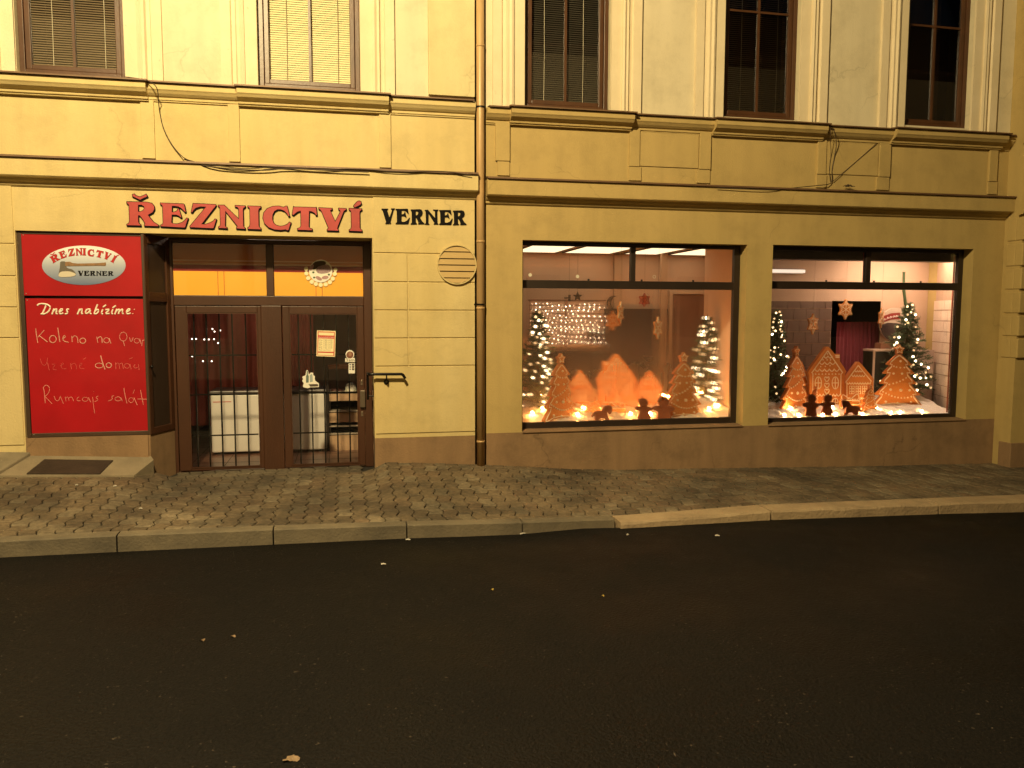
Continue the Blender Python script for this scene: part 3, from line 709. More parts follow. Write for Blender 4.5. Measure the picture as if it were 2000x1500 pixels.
def board(c4, label):
    xl = (PX(*c4[0], YS)+PX(*c4[3], YS))/2; xr = (PX(*c4[1], YS)+PX(*c4[2], YS))/2
    zt = (PZ(*c4[0], YS)+PZ(*c4[1], YS))/2; zb = (PZ(*c4[3], YS)+PZ(*c4[2], YS))/2
    t = thing('sign_board', ((xl+xr)/2, YS, zb), label, 'sign board')
    m = MB(); m.box(xl, xr, YS, YS+.018, zb, zt); m.build('board', REDB, t, bevel=.002)
    for a, b in ((xl+.02, zt-.02), (xr-.02, zt-.02), (xl+.02, zb+.02), (xr-.02, zb+.02)): m = MB(); m.ball((a, YS-.001, b), .006); m.build('screw', SCR, t)
    return t
b1 = board([(41.4, 455), (280, 460), (285, 578), (46.5, 578)], 'square red board with oval axe emblem, upper of the two boards left of the door')
b2 = board([(48.4, 583.7), (285.7, 583), (296, 845.6), (63.2, 852.8)], 'tall red menu board with chalk writing, lower of the two boards left of the door')
z7 = lambda l, Y=YS: xzl([(40+a/7.143, 450+b/7.143) for a, b in l], Y)
# oval emblem, printed silver that darkens downward
OV, nt, o_ = _nodes('silver_print'); N_ = nt.nodes; L_ = nt.links
b_ = N_.new('ShaderNodeBsdfPrincipled'); L_.new(b_.outputs[0], o_.inputs[0]); b_.inputs['Roughness'].default_value = .4
t_ = N_.new('ShaderNodeTexCoord'); s_ = N_.new('ShaderNodeSeparateXYZ'); L_.new(t_.outputs['Generated'], s_.inputs[0])
r_ = N_.new('ShaderNodeValToRGB'); e = r_.color_ramp.elements; e[0].position, e[0].color = .0, (.11, .15, .26, 1); e[1].position, e[1].color = .9, (.72, .74, .76, 1)
k = r_.color_ramp.elements.new(.45); k.color = (.33, .37, .46, 1)
L_.new(s_.outputs[2], r_.inputs[0]); L_.new(r_.outputs[0], b_.inputs['Base Color'])
m = MB(); m.prism([z7(circ(885, 487, 583, 275, 48))], YS-.004, YS-.0005); em = m.build('oval_emblem', OV, b1)
ar = [('R',485,388,28,118),('E',595,338,20,92),('Z',712,308,10,92),('N',820,300,3,92),('I',893,300,-1,44),('C',985,313,-6,92),('T',1105,330,-15,98),('V',1212,357,-23,92),('J',1305,402,-31,48)]
ml = MB()
for k, cx, cy, an, wd in ar:
    ca, sa = math.cos(R(an)), math.sin(R(an)); H = 100
    def f(u, v):
        x = (u-.5)*wd; y = (v-.5)*H
        return z7([(cx+x*ca+y*sa, cy-x*sa+y*ca)])[0]
    loops = glyph_to(k, f)
    ml.prism([offset(l, .0014 if i == 0 else -.001) for i, l in enumerate(loops)], YS-.0055, YS-.0042, 1); ml.prism(loops, YS-.007, YS-.0057, 0)
    if k in 'RJ':
        pts = [(-38, -72), (0, -54), (38, -72), (30, -80), (0, -66), (-30, -80)] if k == 'R' else [(0, -56), (22, -86), (36, -80), (14, -54)]
        ml.prism([[z7([(cx+x*ca+y*sa, cy-x*sa+y*ca)])[0] for x, y in pts]], YS-.007, YS-.0043, 0)
ml.build('arched_lettering', [mat('red_print', (.42, .015, .015), .4), BLK], em)
ml = MB(); w = [0, 84, 170, 255, 336, 420, 505]
for i, k in enumerate('VERNER'):
    f = lambda u, v: z7([(800+lerp(w[i]+3, w[i+1]-3, u), lerp(562+i*1.5, 634, v))])[0]
    ml.prism(glyph_to(k, f), YS-.006, YS-.0042, 0)
ml.build('name_lettering', [BLK], em)
m = MB(); m.prism([z7(smoothpts([(555,430),(640,432),(640,500),(655,528),(720,540),(765,580),(780,622),(740,645),(600,656),(526,645),(545,560),(555,500)], 1, True))], YS-.0075, YS-.0042, 0)
m.prism([z7(smoothpts([(548,585),(600,572),(690,570),(768,600),(778,622),(740,643),(600,654),(528,643)], 1, True))], YS-.0085, YS-.0076, 1)
m.prism([z7([(628,440),(690,437),(730,455),(800,463),(1080,457),(1165,450),(1190,445),(1198,468),(1190,495),(1080,492),(900,495),(628,498)])], YS-.009, YS-.0043, 2)
m.build('printed_axe', [mat('axe_grey', (.12, .105, .085), .4), mat('axe_edge', (.55, .50, .40), .35), mat('axe_handle', (.22, .12, .055), .6, var=.3, vscale=30)], em)
# brush-script heading
HD = [[(235,1048),(262,1024),(320,1020),(362,1032),(345,1080),(318,1140),(300,1166)],[(310,1022),(370,1030),(415,1058),(415,1100),(380,1145),(330,1168),(286,1164)],
[(470,1092),(440,1170)],[(452,1140),(482,1102),(510,1096),(503,1130),(494,1160),(520,1164)],[(548,1138),(582,1120),(590,1102),(570,1093),(548,1116),(541,1148),(560,1168),(598,1152)],[(680,1098),(655,1098),(642,1116),(662,1138),(655,1160),(622,1166)],
[(828,1095),(796,1170)],[(810,1135),(840,1100),(866,1098),(856,1135),(850,1162),(876,1160)],[(978,1100),(940,1096),(912,1120),(906,1152),(930,1164),(962,1132),(982,1098),(966,1148),(990,1166)],[(1078,1032),(1050,1095),(1030,1162)],[(1040,1132),(1066,1102),(1092,1106),(1086,1142),(1056,1168),(1030,1160)],
[(1150,1100),(1128,1158),(1152,1166)],[(1153,1070),(1196,1040)],[(1186,1106),(1244,1100),(1228,1122),(1178,1164),(1244,1160)],[(1290,1100),(1268,1158),(1292,1166)],[(1288,1080),(1332,1050)],
[(1346,1095),(1318,1170)],[(1334,1135),(1360,1102),(1386,1100),(1368,1166)],[(1378,1135),(1406,1102),(1430,1100),(1418,1150),(1438,1164)],[(1482,1138),(1520,1120),(1530,1102),(1510,1092),(1486,1116),(1476,1148),(1496,1168),(1538,1152)],[(1588,1100),(1592,1103)],[(1566,1160),(1570,1163)]]
WPR = mat('white_print', (.80, .74, .62), .5)
for part in (HD[:6], HD[6:]):
    m = MB()
    for s in part: m.tube([(x, YS-.002, z) for x, z in z7(smoothpts(s, 2) if len(s) > 2 else s)], .0078, 6)
    m.build('printed_word', WPR, b2)
z6 = lambda l: xzl([(40+a/6.25, 620+b/6.25) for a, b in l], YS-.0015)
CI = lambda x, z, rx, rz, n=14: circ(x, z, rx, rz, n)+[circ(x, z, rx, rz, n)[0]]
C1 = [[(185,135),(196,220),(210,310)],[(290,155),(215,240)],[(230,225),(330,300)],CI(395,265,42,44),[(455,125),(480,298)],[(510,265),(550,238),(540,215),(515,240),(522,290),(590,305)],[(625,225),(632,300)],[(630,252),(660,220),(695,240),(702,310)],CI(760,285,36,32),
[(930,235),(945,310)],[(940,258),(975,230),(995,255),(997,312)],CI(1050,280,35,32),[(1085,255),(1102,318)],CI(1255,235,46,55),[(1255,285),(1270,350)],[(1330,245),(1350,310),(1376,245)],CI(1420,285,32,30),[(1455,260),(1472,325)],[(1480,350),(1490,275)],[(1486,288),(1535,265)]]
C2 = [[(240,500),(255,560),(290,592),(322,560),(330,490)],[(328,550),(352,645)],[(385,572),(430,570),(385,630),(440,640)],[(485,590),(530,570),(515,550),(490,580),(510,630),(560,625)],[(610,560),(622,632)],[(618,580),(650,556),(680,580),(684,632)],[(715,595),(755,575),(740,552),(715,585),(730,628),(780,625)],[(765,512),(800,492)],
[(1160,550),(1165,630)],[(1165,570),(1195,550),(1205,590),(1212,630)],[(1210,570),(1240,552),(1250,590),(1256,630)],CI(1300,592,32,30),[(1335,570),(1350,632)],[(1325,510),(1370,490)],[(1400,575),(1380,595),(1395,622),(1430,615)],[(1440,570),(1448,640)]]
C2b = [[(978,465),(1000,550),(1032,635)],CI(960,588,48,30),CI(1078,585,32,30)]
C3 = [[(275,855),(290,900),(302,1045)],[(275,860),(310,822),(350,845),(356,900),(320,950),(290,966)],[(300,965),(385,1055)],[(410,960),(430,1015),(465,1020),(488,962)],[(488,970),(525,1055)],[(545,970),(556,1025)],[(552,985),(580,965),(592,1015)],[(592,985),(625,965),(648,1020)],[(715,970),(690,985),(690,1020),(732,1020)],CI(790,1000,36,25),[(828,975),(856,1035)],[(880,970),(890,1060),(905,1170)],[(890,905),(896,906)],[(950,960),(915,975),(955,1008),(905,1028)],
[(1140,955),(1105,968),(1132,1000),(1070,1020)],CI(1190,995,36,25),[(1225,978),(1242,1020)],[(1260,860),(1278,960),(1300,1050)],CI(1350,1010,30,30),[(1385,980),(1425,1070)],[(1392,880),(1374,930)],[(1465,885),(1480,970),(1500,1065)],[(1430,995),(1545,1000)]]
rng = random.Random(5)
for nm_, L0, rr, alb in (('bold', C1[:9], .0040, (.58, .30, .23)), ('bolder', C1[9:13], .0038, (.58, .30, .24)), ('worn', C1[13:], .0036, (.56, .24, .20)), ('clear', C2b, .0042, (.60, .34, .27)), ('faint', C2[:8], .0026, (.55, .10, .09)), ('fainter', C2[8:], .0028, (.55, .13, .11)), ('mid', C3[:14], .0030, (.60, .24, .19)), ('middle', C3[14:], .0032, (.60, .25, .20))):
    m = MB()
    for s in L0: m.tube([(x, YS-.0005, z) for x, z in z6(smoothpts(s, 1) if len(s) > 2 else s)], rr*rng.uniform(.8, 1.2), 5)
    m.build('chalk_word', mat('chalk_'+nm_, alb, .9, var=.35, vscale=60), b2)

# ---------------------------------------------------------------- side shutter of the entrance
YD = .45
sh = thing('side_shutter', (-2.0, .25, .3), 'narrow angled brown wooden side panel between the red boards and the door', 'shutter')
xa, xb = -2.048, PX(333, 700, YD)
m = MB()
def ang(u, d=0):      # along the splayed panel
    x = lerp(xa, xb, u); y = lerp(.02, YD-.004, u); nx, ny = (YD-.024), -(xb-xa); l = math.hypot(nx, ny); return (x+nx/l*d, y+ny/l*d)
def abox(m, u0, u1, d0, d1, z0, z1, mi=0):
    a, b, c, d = ang(u0, d0), ang(u1, d0), ang(u1, d1), ang(u0, d1)
    vs = [(*q, z0) for q in (a, b, c, d)]+[(*q, z1) for q in (a, b, c, d)]
    m.add(vs, [(0, 3, 2, 1), (4, 5, 6, 7), (0, 1, 5, 4), (1, 2, 6, 5), (2, 3, 7, 6), (3, 0, 4, 7)], mi)
abox(m, 0, .14, 0, .03, .49, NZ-.004); abox(m, .86, 1, 0, .03, .49, NZ-.004)
for za, zb in ((.49, .56), (1.90, 2.0), (NZ-.10, NZ-.004)): abox(m, .141, .859, 0, .03, za, zb)
m.build('shutter_frame', WOOD, sh, bevel=.004)
m = MB(); abox(m, .141, .859, 0, .010, .561, 1.899); abox(m, .141, .859, 0, .010, 2.001, NZ-.101); m.build('shutter_panel', mat('dark_brown_panel', (.030, .016, .009), .5, var=.3, vscale=4, streak=True), sh)
m = MB(); abox(m, 0, 1, -.02, .02, -.3, .489); m.build('shutter_base', PLINTH, sh)
m = MB(); q = ang(.08, .045); m.ball((q[0], q[1], PZ(306, 716, .05)), .018); m.tube([(*ang(.08, .02), PZ(306, 716, .05)), (q[0], q[1], PZ(306, 716, .05))], .01, 8); m.build('knob', IRON, sh, smooth=True)

# ---------------------------------------------------------------- entrance
D_ = lambda px, py, Y=YD: P(px, py, Y)
ent = thing('shop_entrance', ((xb+NX1)/2, YD, 0), 'brown glazed shop front with fixed pane, door on the right and striped panes above', 'shop door')
x0, x1 = xb+.002, NX1-.002
zt = NZ-.003
xl = lambda px, py=720: PX(px, py, YD); zl = lambda py, px=530: PZ(px, py, YD)
m = MB(); yf = YD; d = .09
zlint = zl(476.5); ztr1, ztr0 = zl(578), zl(597)
m.box(x0, xl(343.5), yf, yf+d, -.02, zt); m.box(xl(712), x1, yf, yf+d, -.02, zt)
m.box(xl(343.5), xl(712), yf, yf+d, zlint, zt); m.box(xl(343.5), xl(712), yf, yf+d, ztr0, ztr1)
m.box(xl(524.5), xl(539), yf, yf+d, ztr1, zlint)
m.box(xl(512), xl(552), yf, yf+d, -.02, ztr0)
fo = m.build('door_frame', WOOD, ent, bevel=.006)
m = MB()
for px in (519, 524, 529, 534, 540, 546): x = xl(px); m.box(x-.004, x+.004, yf-.004, yf-.0005, 0, ztr0-.01)
m.build('beading', WOOD, fo)
# transom panes with colour bands; lintel shade is put into the brown ones
FB = [mat('film_shade_brown', (.55, .17, .05), .75, var=.1, spec=.1), mat('film_line', (.75, .42, .25), .75, spec=.1), mat('film_maroon', (.30, .03, .035), .75, spec=.1), mat('film_orange', (.92, .44, .035), .5, var=.04), mat('film_orange_light', (.85, .40, .05), .6)]
for pa, pb, gap in ((343.5, 524.5, (430, 442)), (539, 712, (620, 632))):
    m = MB(); yb = yf+.030; a, b = xl(pa)+.003, xl(pb)-.003
    sl_ = .012*(pa-343)/1.0
    zz = [zl(477.5), zl(509), zl(511.5), zl(515.5), zl(518.5), zl(531), zl(577.5)]; k = [0, 1, 0, 1, 2, 3]
    for i in range(6): m.box(a, b, yb, yb+.003, zz[i+1], zz[i], k[i])
    for g_ in gap: x = xl(g_); m.box(x-.004, x+.004, yb-.002, yb-.0004, zz[6], zz[5], 0)
    m.build('banded_film', FB, fo)
    m = MB(); m.box(a, b, yf+.018, yf+.022, zz[6], zz[0]); m.build('pane', GLASS, fo)
# fixed leaf and hinged leaf
def leaf(name, pl, pr, gl, gr, zgt, zgb, y, label=None):
    a, b, c, e = xl(pl), xl(pr), xl(gl), xl(gr); zt_ = ztr0-.006
    m = MB(); m.box(a, c, y, y+.05, .004, zt_); m.box(e, b, y, y+.05, .004, zt_); m.box(c, e, y, y+.05, zgt, zt_); m.box(c, e, y, y+.05, .004, zgb)
    o = m.build(name, WOOD, ent, bevel=.005)
    m = MB(); q = .012
    for bx in ((c, c+q, zgb, zgt), (e-q, e, zgb, zgt), (c+q, e-q, zgt-q, zgt), (c+q, e-q, zgb, zgb+q)): m.box(bx[0], bx[1], y-.006, y+.004, bx[2], bx[3])
    m.build('glazing_bead', WOOD, o)
    m = MB(); m.box(c+.001, e-.001, y+.022, y+.027, zgb, zgt); m.build('pane', GLASS, o)
    if label: o['label'] = label
    return o
fx = leaf('fixed_leaf', 344.5, 512, 367, 505, zl(611), .03, yf+.012)
lf = leaf('door', 553.5, 711.5, 567, 699, zl(612), .03, yf-.006)
m = MB(); xh0, xh1 = xl(702), xl(712.5); zh0, zh1 = zl(795, 707), zl(762, 707)
m.box(xh0, xh1, yf-.045, yf-.0065, zh0, zh1); m.build('handle', mat('grey_brown_plate', (.14, .11, .08), .4, metal=.5), lf, bevel=.006)
for py in (747, 808):
    m = MB(); z = zl(py, 707); x = xl(706); m.box(x-.013, x+.013, yf-.012, yf-.0065, z-.03, z+.03); m.ball((x, yf-.014, z+.006), .009); m.build('lock_plate', mat('lock_steel', (.25, .20, .15), .35, metal=.7), lf, bevel=.003)
# metal grilles behind the glass
for name, xs_, top in (('left', [384, 408, 433, 458, 484], 612), ('right', [586, 610, 634.5, 659, 683], 614)):
    m = MB(); yg = yf+.12
    for px in xs_: x = PX(px, 800, yg); m.box(x-.008, x+.008, yg-.008, yg+.008, .01, PZ(530, top, yg)+.1)
    za = PX(xs_[0]-14, 800, yg), PX(xs_[-1]+20, 800, yg)
    for py in (693, 768.5, 847): z = PZ(530, py, yg); m.box(za[0], za[1], yg-.0175, yg-.0085, z-.008, z+.008)
    m.build('security_grille', IRON, fx if name == 'left' else lf)
# stickers on the door glass
yg = yf+.012
def flat(mb, pts, mi=0, d=0.0, th=.0006): mb.prism([xzl(pts, yg)], yg-d-th, yg-d, mi)
PAPER = mat('cream_paper', (.80, .70, .42), .7); INK = mat('dark_ink', (.06, .04, .03), .7); REDP = mat('red_paper', (.50, .035, .02), .6); WHT = mat('white_sticker', (.75, .72, .64), .5); LIL = mat('lilac_print', (.30, .20, .22), .6, var=.5, vscale=60); BRN = mat('brown_print', (.17, .06, .035), .6)
zs = lambda a, b: (580+a/5, 480+b/5)
t = thing('notice_sheet', P(637, 696, yg), 'cream and red opening hours sheet stuck on the door glass', 'notice')
m = MB(); flat(m, [zs(195,826), zs(378,832), zs(372,1084), zs(190,1078)], 0); m.build('sheet', [PAPER], t)
m = MB(); flat(m, [zs(203,836), zs(370,841), zs(365,1076), zs(198,1070)], 0, .0009)
m.build('red_border', [REDP], t)
m = MB(); flat(m, [zs(212,845), zs(362,849), zs(361,878), zs(211,874)], 0, .0018); flat(m, [zs(209,905), zs(361,909), zs(358,1036), zs(205,1032)], 0, .0018); flat(m, [zs(205,1044), zs(356,1048), zs(355,1070), zs(204,1066)], 0, .0018)
m.build('text_field', [PAPER], t)
m = MB()
def tb(body, a, b, c, d, mi): x_0, z_0 = xz(*zs(a, d), yg); x_1, z_1 = xz(*zs(b, c), yg); textmesh(m, body, (x_0, x_1, z_0, z_1), yg-.003, 0, mi)
tb('PROVOZNÍ DOBA', 211, 360, 884, 902, 1)
for i in range(6):
    y = 916+i*19; tb(['Po', 'Út', 'St', 'Čt', 'Pá', 'So'][i], 214, 248, y, y+11, 0)
    if i < 5: tb('7.00-16.30', 258, 345, y, y+11, 0)
    else: tb('zavřeno', 258, 330, y, y+11, 0)
m.build('printed_text', [INK, WHT], t)
t = thing('door_sticker', P(602, 757, yg), 'white cut-out sticker of bottles on the door glass above the freezer', 'sticker')
m = MB(); flat(m, [zs(a, b) for a, b in [(92,1215),(108,1218),(116,1260),(135,1238),(158,1240),(160,1262),(178,1275),(172,1300),(182,1320),(215,1345),(214,1380),(130,1382),(105,1392),(58,1380),(60,1360),(66,1340),(50,1320),(60,1300),(50,1280),(85,1262),(88,1235)]]); m.build('sticker_base', [WHT], t)
m = MB(); flat(m, [zs(a, b) for a, b in [(95,1222),(106,1224),(108,1260),(116,1275),(114,1335),(88,1338),(88,1275),(94,1260)]], 0, .001); flat(m, [zs(a, b) for a, b in [(124,1262),(150,1250),(155,1325),(128,1335)]], 1, .001); flat(m, [zs(a, b) for a, b in [(112,1352),(205,1350),(206,1372),(130,1376)]], 2, .001)
m.build('printed_bottles', [mat('bottle_grey', (.12, .16, .15), .5), mat('can_grey', (.30, .36, .36), .5), INK], t)
t = thing('door_sticker', P(683, 706, yg), 'round brown portrait sticker with a white name strip on the door glass', 'sticker')
m = MB(); flat(m, [zs(a, b) for a, b in circ(517, 1062, 42, 44, 24)]); flat(m, [zs(a, b) for a, b in [(470,1096),(566,1096),(566,1136),(470,1136)]], 0, .0008); m.build('sticker_base', [WHT], t)
m = MB(); flat(m, [zs(a, b) for a, b in circ(517, 1066, 34, 34, 20)], 0, .0016); flat(m, [zs(a, b) for a, b in circ(519, 1058, 16, 20, 14)], 1, .0022); tb('Tam', 476, 560, 1101, 1130, 2); m.build('printed_portrait', [BRN, mat('tan_print', (.32, .17, .10), .6), INK], t)
t = thing('door_sticker', P(687, 729, yg), 'small white payment card sticker under the round sticker on the door', 'sticker')
m = MB(); flat(m, [zs(a, b) for a, b in [(504,1148),(566,1148),(566,1246),(504,1246)]]); m.build('sticker_base', [WHT], t)
m = MB()
for i in range(3): flat(m, [zs(a, b) for a, b in [(512,1155+i*22),(528,1155+i*22),(528,1168+i*22),(512,1168+i*22)]], 0, .001); flat(m, [zs(a, b) for a, b in [(536,1153+i*22),(560,1153+i*22),(560,1170+i*22),(536,1170+i*22)]], 1, .001)
m.build('printed_cards', [mat('blue_grey_print', (.10, .13, .22), .6), INK], t)
yg = yf+.017
t = thing('window_sticker', P(626, 560, yg), 'round cold cuts sticker ringed by cream discs on the pane above the door', 'sticker')
m = MB(); flat(m, [zs(a, b) for a, b in circ(232, 247, 114, 112, 30)]); m.build('sticker_base', [WHT], t)
m = MB()
for a, b in ((90,225),(92,270),(110,315),(146,352),(185,373),(232,382),(280,376),(321,355),(350,322),(369,275),(376,235)): flat(m, [zs(u, v) for u, v in circ(a, b, 21, 21, 14)], 0, .0005)
m.build('disc_border', [mat('cream_disc', (.82, .72, .46), .5)], t)
m = MB()
flat(m, [zs(a, b) for a, b in smoothpts([(160,160),(230,145),(275,150),(288,178),(250,195),(205,215),(160,235),(140,225)], 1, True)], 0, .001)
flat(m, [zs(a, b) for a, b in smoothpts([(200,205),(250,190),(310,180),(338,235),(318,262),(250,275),(200,268),(185,240)], 1, True)], 1, .0013)
for a, b, c in ((213,318,28),(275,310,-8),(143,212,-60)): flat(m, [zs(a+34*math.cos(q)*math.cos(R(c))-17*math.sin(q)*math.sin(R(c)), b+34*math.cos(q)*math.sin(R(c))+17*math.sin(q)*math.cos(R(c))) for q in [i*2*math.pi/16 for i in range(16)]], 2, .0017)
for a, b in ((160,260),(168,310),(312,282)): flat(m, [zs(u, v) for u, v in circ(a, b, 12, 10, 8)], 3, .0017)
m.build('printed_sausages', [INK, LIL, mat('ham_pink', (.38, .22, .22), .6, var=.3, vscale=80), mat('herb_green', (.05, .09, .03), .7)], t)

# ---------------------------------------------------------------- inside the butcher
BW = mat('shop_wall_paint', (.30, .22, .16), .9, var=.15); TILE = mat('floor_tiles', (.20, .10, .065), .35, var=.25, vscale=3)
m = MB(); x_0, x_1 = -2.2, 1.35
m.box(x_0, x_1, .50, 5, -.06, -.012)
for i in range(9):
    xx = x_0+.4*i; m.box(xx-.004, xx+.004, .56, 5, -.0118, -.0105, 1)
for i in range(11): m.box(x_0, x_1, .6+.4*i, .608+.4*i, -.0116, -.0103, 1)
tag(m.build('floor', [TILE, INK], loc=(0, 0, 0)), kind='structure')
m = MB(); m.quad((x_0, 4.5, -.05), (x_1, 4.5, -.05), (x_1, 4.5, 2.9), (x_0, 4.5, 2.9)); m.quad((x_0, .45, -.05), (x_0, 4.5, -.05), (x_0, 4.5, 2.9), (x_0, .45, 2.9)); m.quad((x_1, .45, -.05), (x_1, .45, 2.9), (x_1, 4.5, 2.9), (x_1, 4.5, -.05)); m.quad((x_0, .43, 2.85), (x_0, 4.5, 2.85), (x_1, 4.5, 2.85), (x_1, .43, 2.85))
tag(m.build('back_wall', BW, loc=(0, 0, 0)), kind='structure')
def curtain(pxa, pxb, Y, ptop, pbot, col, label, name='curtain', waves=9, amp=.03):
    xa, xb_ = PX(pxa, 700, Y), PX(pxb, 700, Y); zt_, zb_ = PZ((pxa+pxb)/2, ptop, Y), PZ((pxa+pxb)/2, pbot, Y)
    n = waves*10; nz = 7; vs = []; r = random.Random(pxa)
    ph = [r.uniform(-.6, .6) for _ in range(nz+1)]
    for j in range(nz+1):
        z = lerp(zt_, zb_, j/nz)
        for i in range(n+1):
            t_ = i/n; a = 2*math.pi*waves*t_+.6*math.sin(5*t_)+ph[j]*.15
            vs.append((lerp(xa, xb_, t_), Y+amp*(.4+.6*j/nz)*math.sin(a)*(1+.3*math.sin(3.1*t_*waves)), z-.008*abs(math.sin(a/2))*(j == 0)))
    m = MB(); w = n+1; m.add(vs, [(j*w+i, j*w+i+1, (j+1)*w+i+1, (j+1)*w+i) for j in range(nz) for i in range(n)])
    o = m.build(name, mat('curtain_'+name+str(pxa), col, .85, var=.2, vscale=3), smooth=True)
    return tag(o, label, 'curtain')
curtain(350, 540, 2.25, 609, 830, (.38, .11, .075), 'brown red curtain hanging behind the fixed left pane')
curtain(545, 613, 2.25, 609, 830, (.38, .11, .075), 'narrow brown red curtain behind the left side of the glazed door')
def freezer():
    t = thing('chest_freezer', P(525, 880, 1.55), 'white chest freezer standing behind the door glass', 'freezer')
    Y = 1.55; x_0, x_1 = PX(412, 820, Y), PX(637, 820, Y); z0, z1 = PZ(525, 881, Y), PZ(525, 770, Y)
    W = mat('freezer_white', (.72, .68, .62), .45, var=.08, vscale=4, streak=True)
    m = MB(); m.box(x_0, x_1, Y, Y+.55, z0, z1); m.build('body', W, t, bevel=.015)
    m = MB(); m.box(x_0-.01, x_1+.01, Y-.015, Y+.56, z1+.004, z1+.05); m.build('lid', mat('freezer_lid', (.10, .085, .08), .35), t, bevel=.01)
    for xx in (x_0+.08, x_1-.08): m = MB(); m.tube([(xx-.015, Y+.06, z0-.03), (xx+.015, Y+.06, z0-.03)], .03, 12); m.build('caster', IRON, t)
    m = MB(); m.box(x_0+.03, x_0+.25, Y-.004, Y+.001, z1-.09, z1-.082); m.build('trim_line', REDP, t)
t = thing('ceiling_light', (-.75, 1.15, 2.8), 'small dim lamp added out of view to brighten the dark butcher shop', 'ceiling light')  # added fill lamp for the freezer and curtains
m = MB(); m.prism([circ(-.75, 2.79, .01, .01, 8)], .78, .86); m.build('added_lamp_hook', IRON, t)
m = MB(); m.box(-1.1, -.3, .72, .92, 2.77, 2.80); m.build('diffuser', emis('added_dim_lamp', (1.0, .72, .50), 15.0), t)
freezer()
def rack():
    Y = 1.62; t = thing('shop_rack', P(670, 884, Y), 'pale wooden counter rack with shelves seen through the door', 'shelf')
    x_0, x_1 = PX(641, 800, Y), PX(745, 800, Y); W = mat('pale_board', (.55, .36, .22), .5, var=.2, vscale=6)
    DK = mat('rack_dark', (.03, .02, .015), .7); z = lambda py: PZ(670, py, Y)
    m = MB(); m.box(x_0, x_1, Y, Y+.03, z(884), z(850)); m.build('front_panel', W, t)
    for a, b in ((825, 806), (783, 769)):
        m = MB(); m.box(x_0, x_1, Y, Y+.03, z(a), z(b)); m.build('front_panel', W, t)
    for py in (847, 832, 803, 766): m = MB(); m.box(x_0, x_1, Y-.015, Y+.4, z(py)-.008, z(py)+.008); m.build('shelf', mat('shelf_grey', (.45, .38, .30), .4), t)
    m = MB(); m.box(x_0+.01, x_1, Y+.41, Y+.43, z(884), z(770)); m.box(x_0, x_0+.03, Y+.001, Y+.41, z(884), z(770)); m.build('back_board', DK, t)
    # wall shelf above
    m = MB(); m.box(PX(641, 715, Y), x_1, Y+.1, Y+.4, z(722), z(714)); m.build('upper_shelf', mat('brown_shelf', (.26, .11, .05), .5, var=.2), t)
    m = MB(); m.box(PX(636.5, 715, Y), PX(641, 715, Y), Y-.04, Y+.0, z(884), z(714)); m.build('post', DK, t)
    sc = thing('counter_scale', P(684, 768, Y+.1), 'round faced pale shop scale on the counter rack', 'scale')
    m = MB(); c = P(685, 758, Y+.1); pts = circ(c.x, c.z, .068, .068, 24, 0, 180)+[(c.x-.075, c.z-.06), (c.x+.075, c.z-.06)]
    m.prism([pts], Y+.04, Y+.2); m.build('housing', mat('scale_green', (.50, .52, .40), .4), sc, bevel=.004)
    m = MB(); m.prism([circ(c.x, c.z+.005, .052, n=20)], Y+.034, Y+.0395); m.build('dial', WHT, sc)
    m = MB(); m.tube([(c.x, Y+.032, c.z), (c.x+.008, Y+.032, c.z+.045)], .002, 4); m.build('pointer', IRON, sc)
    b = MB(); p_ = P(655, 765, Y+.1); b.ball((p_.x, Y+.1, p_.z+.02), .06, n=12, k=8, sz=.45); b.ball((p_.x+.06, Y+.12, p_.z+.012), .05, n=12, k=8, sz=.4)
    tag(b.build('goods_bag', mat('dark_bag', (.10, .04, .03), .5, var=.4, vscale=12), smooth=True), 'dark red bag lying on the counter rack beside the scale', 'bag')
rack()

# ---------------------------------------------------------------- vent, handrail, step, mat
Yv = -.012
v = thing('wall_vent', P(892, 556, Yv), 'round louvred vent cover painted yellow beside the drainpipe', 'vent')
c = P(892, 517, Yv); rv = .222
m = MB(); m.prism([circ(c.x, c.z, rv, n=44), circ(c.x, c.z, rv-.012, n=44)], Yv-.028, Yv); m.build('rim', YELL, v)
m = MB()
YV2 = mat('vent_paint', (.42, .29, .115), .7, var=.1)
zz = [c.z+(517-y)/171 for y in (556, 542, 529.5, 517.5, 505.5, 492.5, 478)]
for a, b in zip(zz, zz[1:]):
    def w_(z): return math.sqrt(max(0, (rv-.013)**2-(z-c.z)**2))
    a_, b_ = max(a, c.z-rv+.016), min(b, c.z+rv-.016)
    zs_ = [a_+.003, (a_+b_)/2, b_-.003]
    f = [(w_(z), z) for z in zs_]
    L = [(c.x-w, z) for w, z in f]; R_ = [(c.x+w, z) for w, z in f]
    o = len(m.v); m.v += [(x, Yv-.026+.018*((z-a_)/(b_-a_)), z) for x, z in L]+[(x, Yv-.026+.018*((z-a_)/(b_-a_)), z) for x, z in R_]
    for i in (0, 1): m.f.append((o+i, o+3+i, o+4+i, o+i+1)); m.m.append(0); m.c.append(None)
m.build('louvre', YV2, v)
m = MB(); m.prism([circ(c.x, c.z, rv-.012, n=40)], Yv-.006, Yv-.001); m.build('vent_back', IRON, v)
hr = thing('handrail', P(755, 755, -.08), 'short black iron handrail beside the shop door', 'handrail')
yh = -.09
m = MB(); A = P(719.5, 731, yh); B = P(783, 730.5, yh); C = P(791.5, 737.5, yh)
m.tube(smoothpts([(A.x, .20, A.z-.01), (A.x, yh+.02, A.z), (A.x+.03, yh, A.z), (B.x-.02, yh, B.z), (B.x+.02, yh, B.z-.002), (C.x, yh, C.z-.012)], 2), .0165, 10); m.build('rail', IRON, hr, smooth=True)
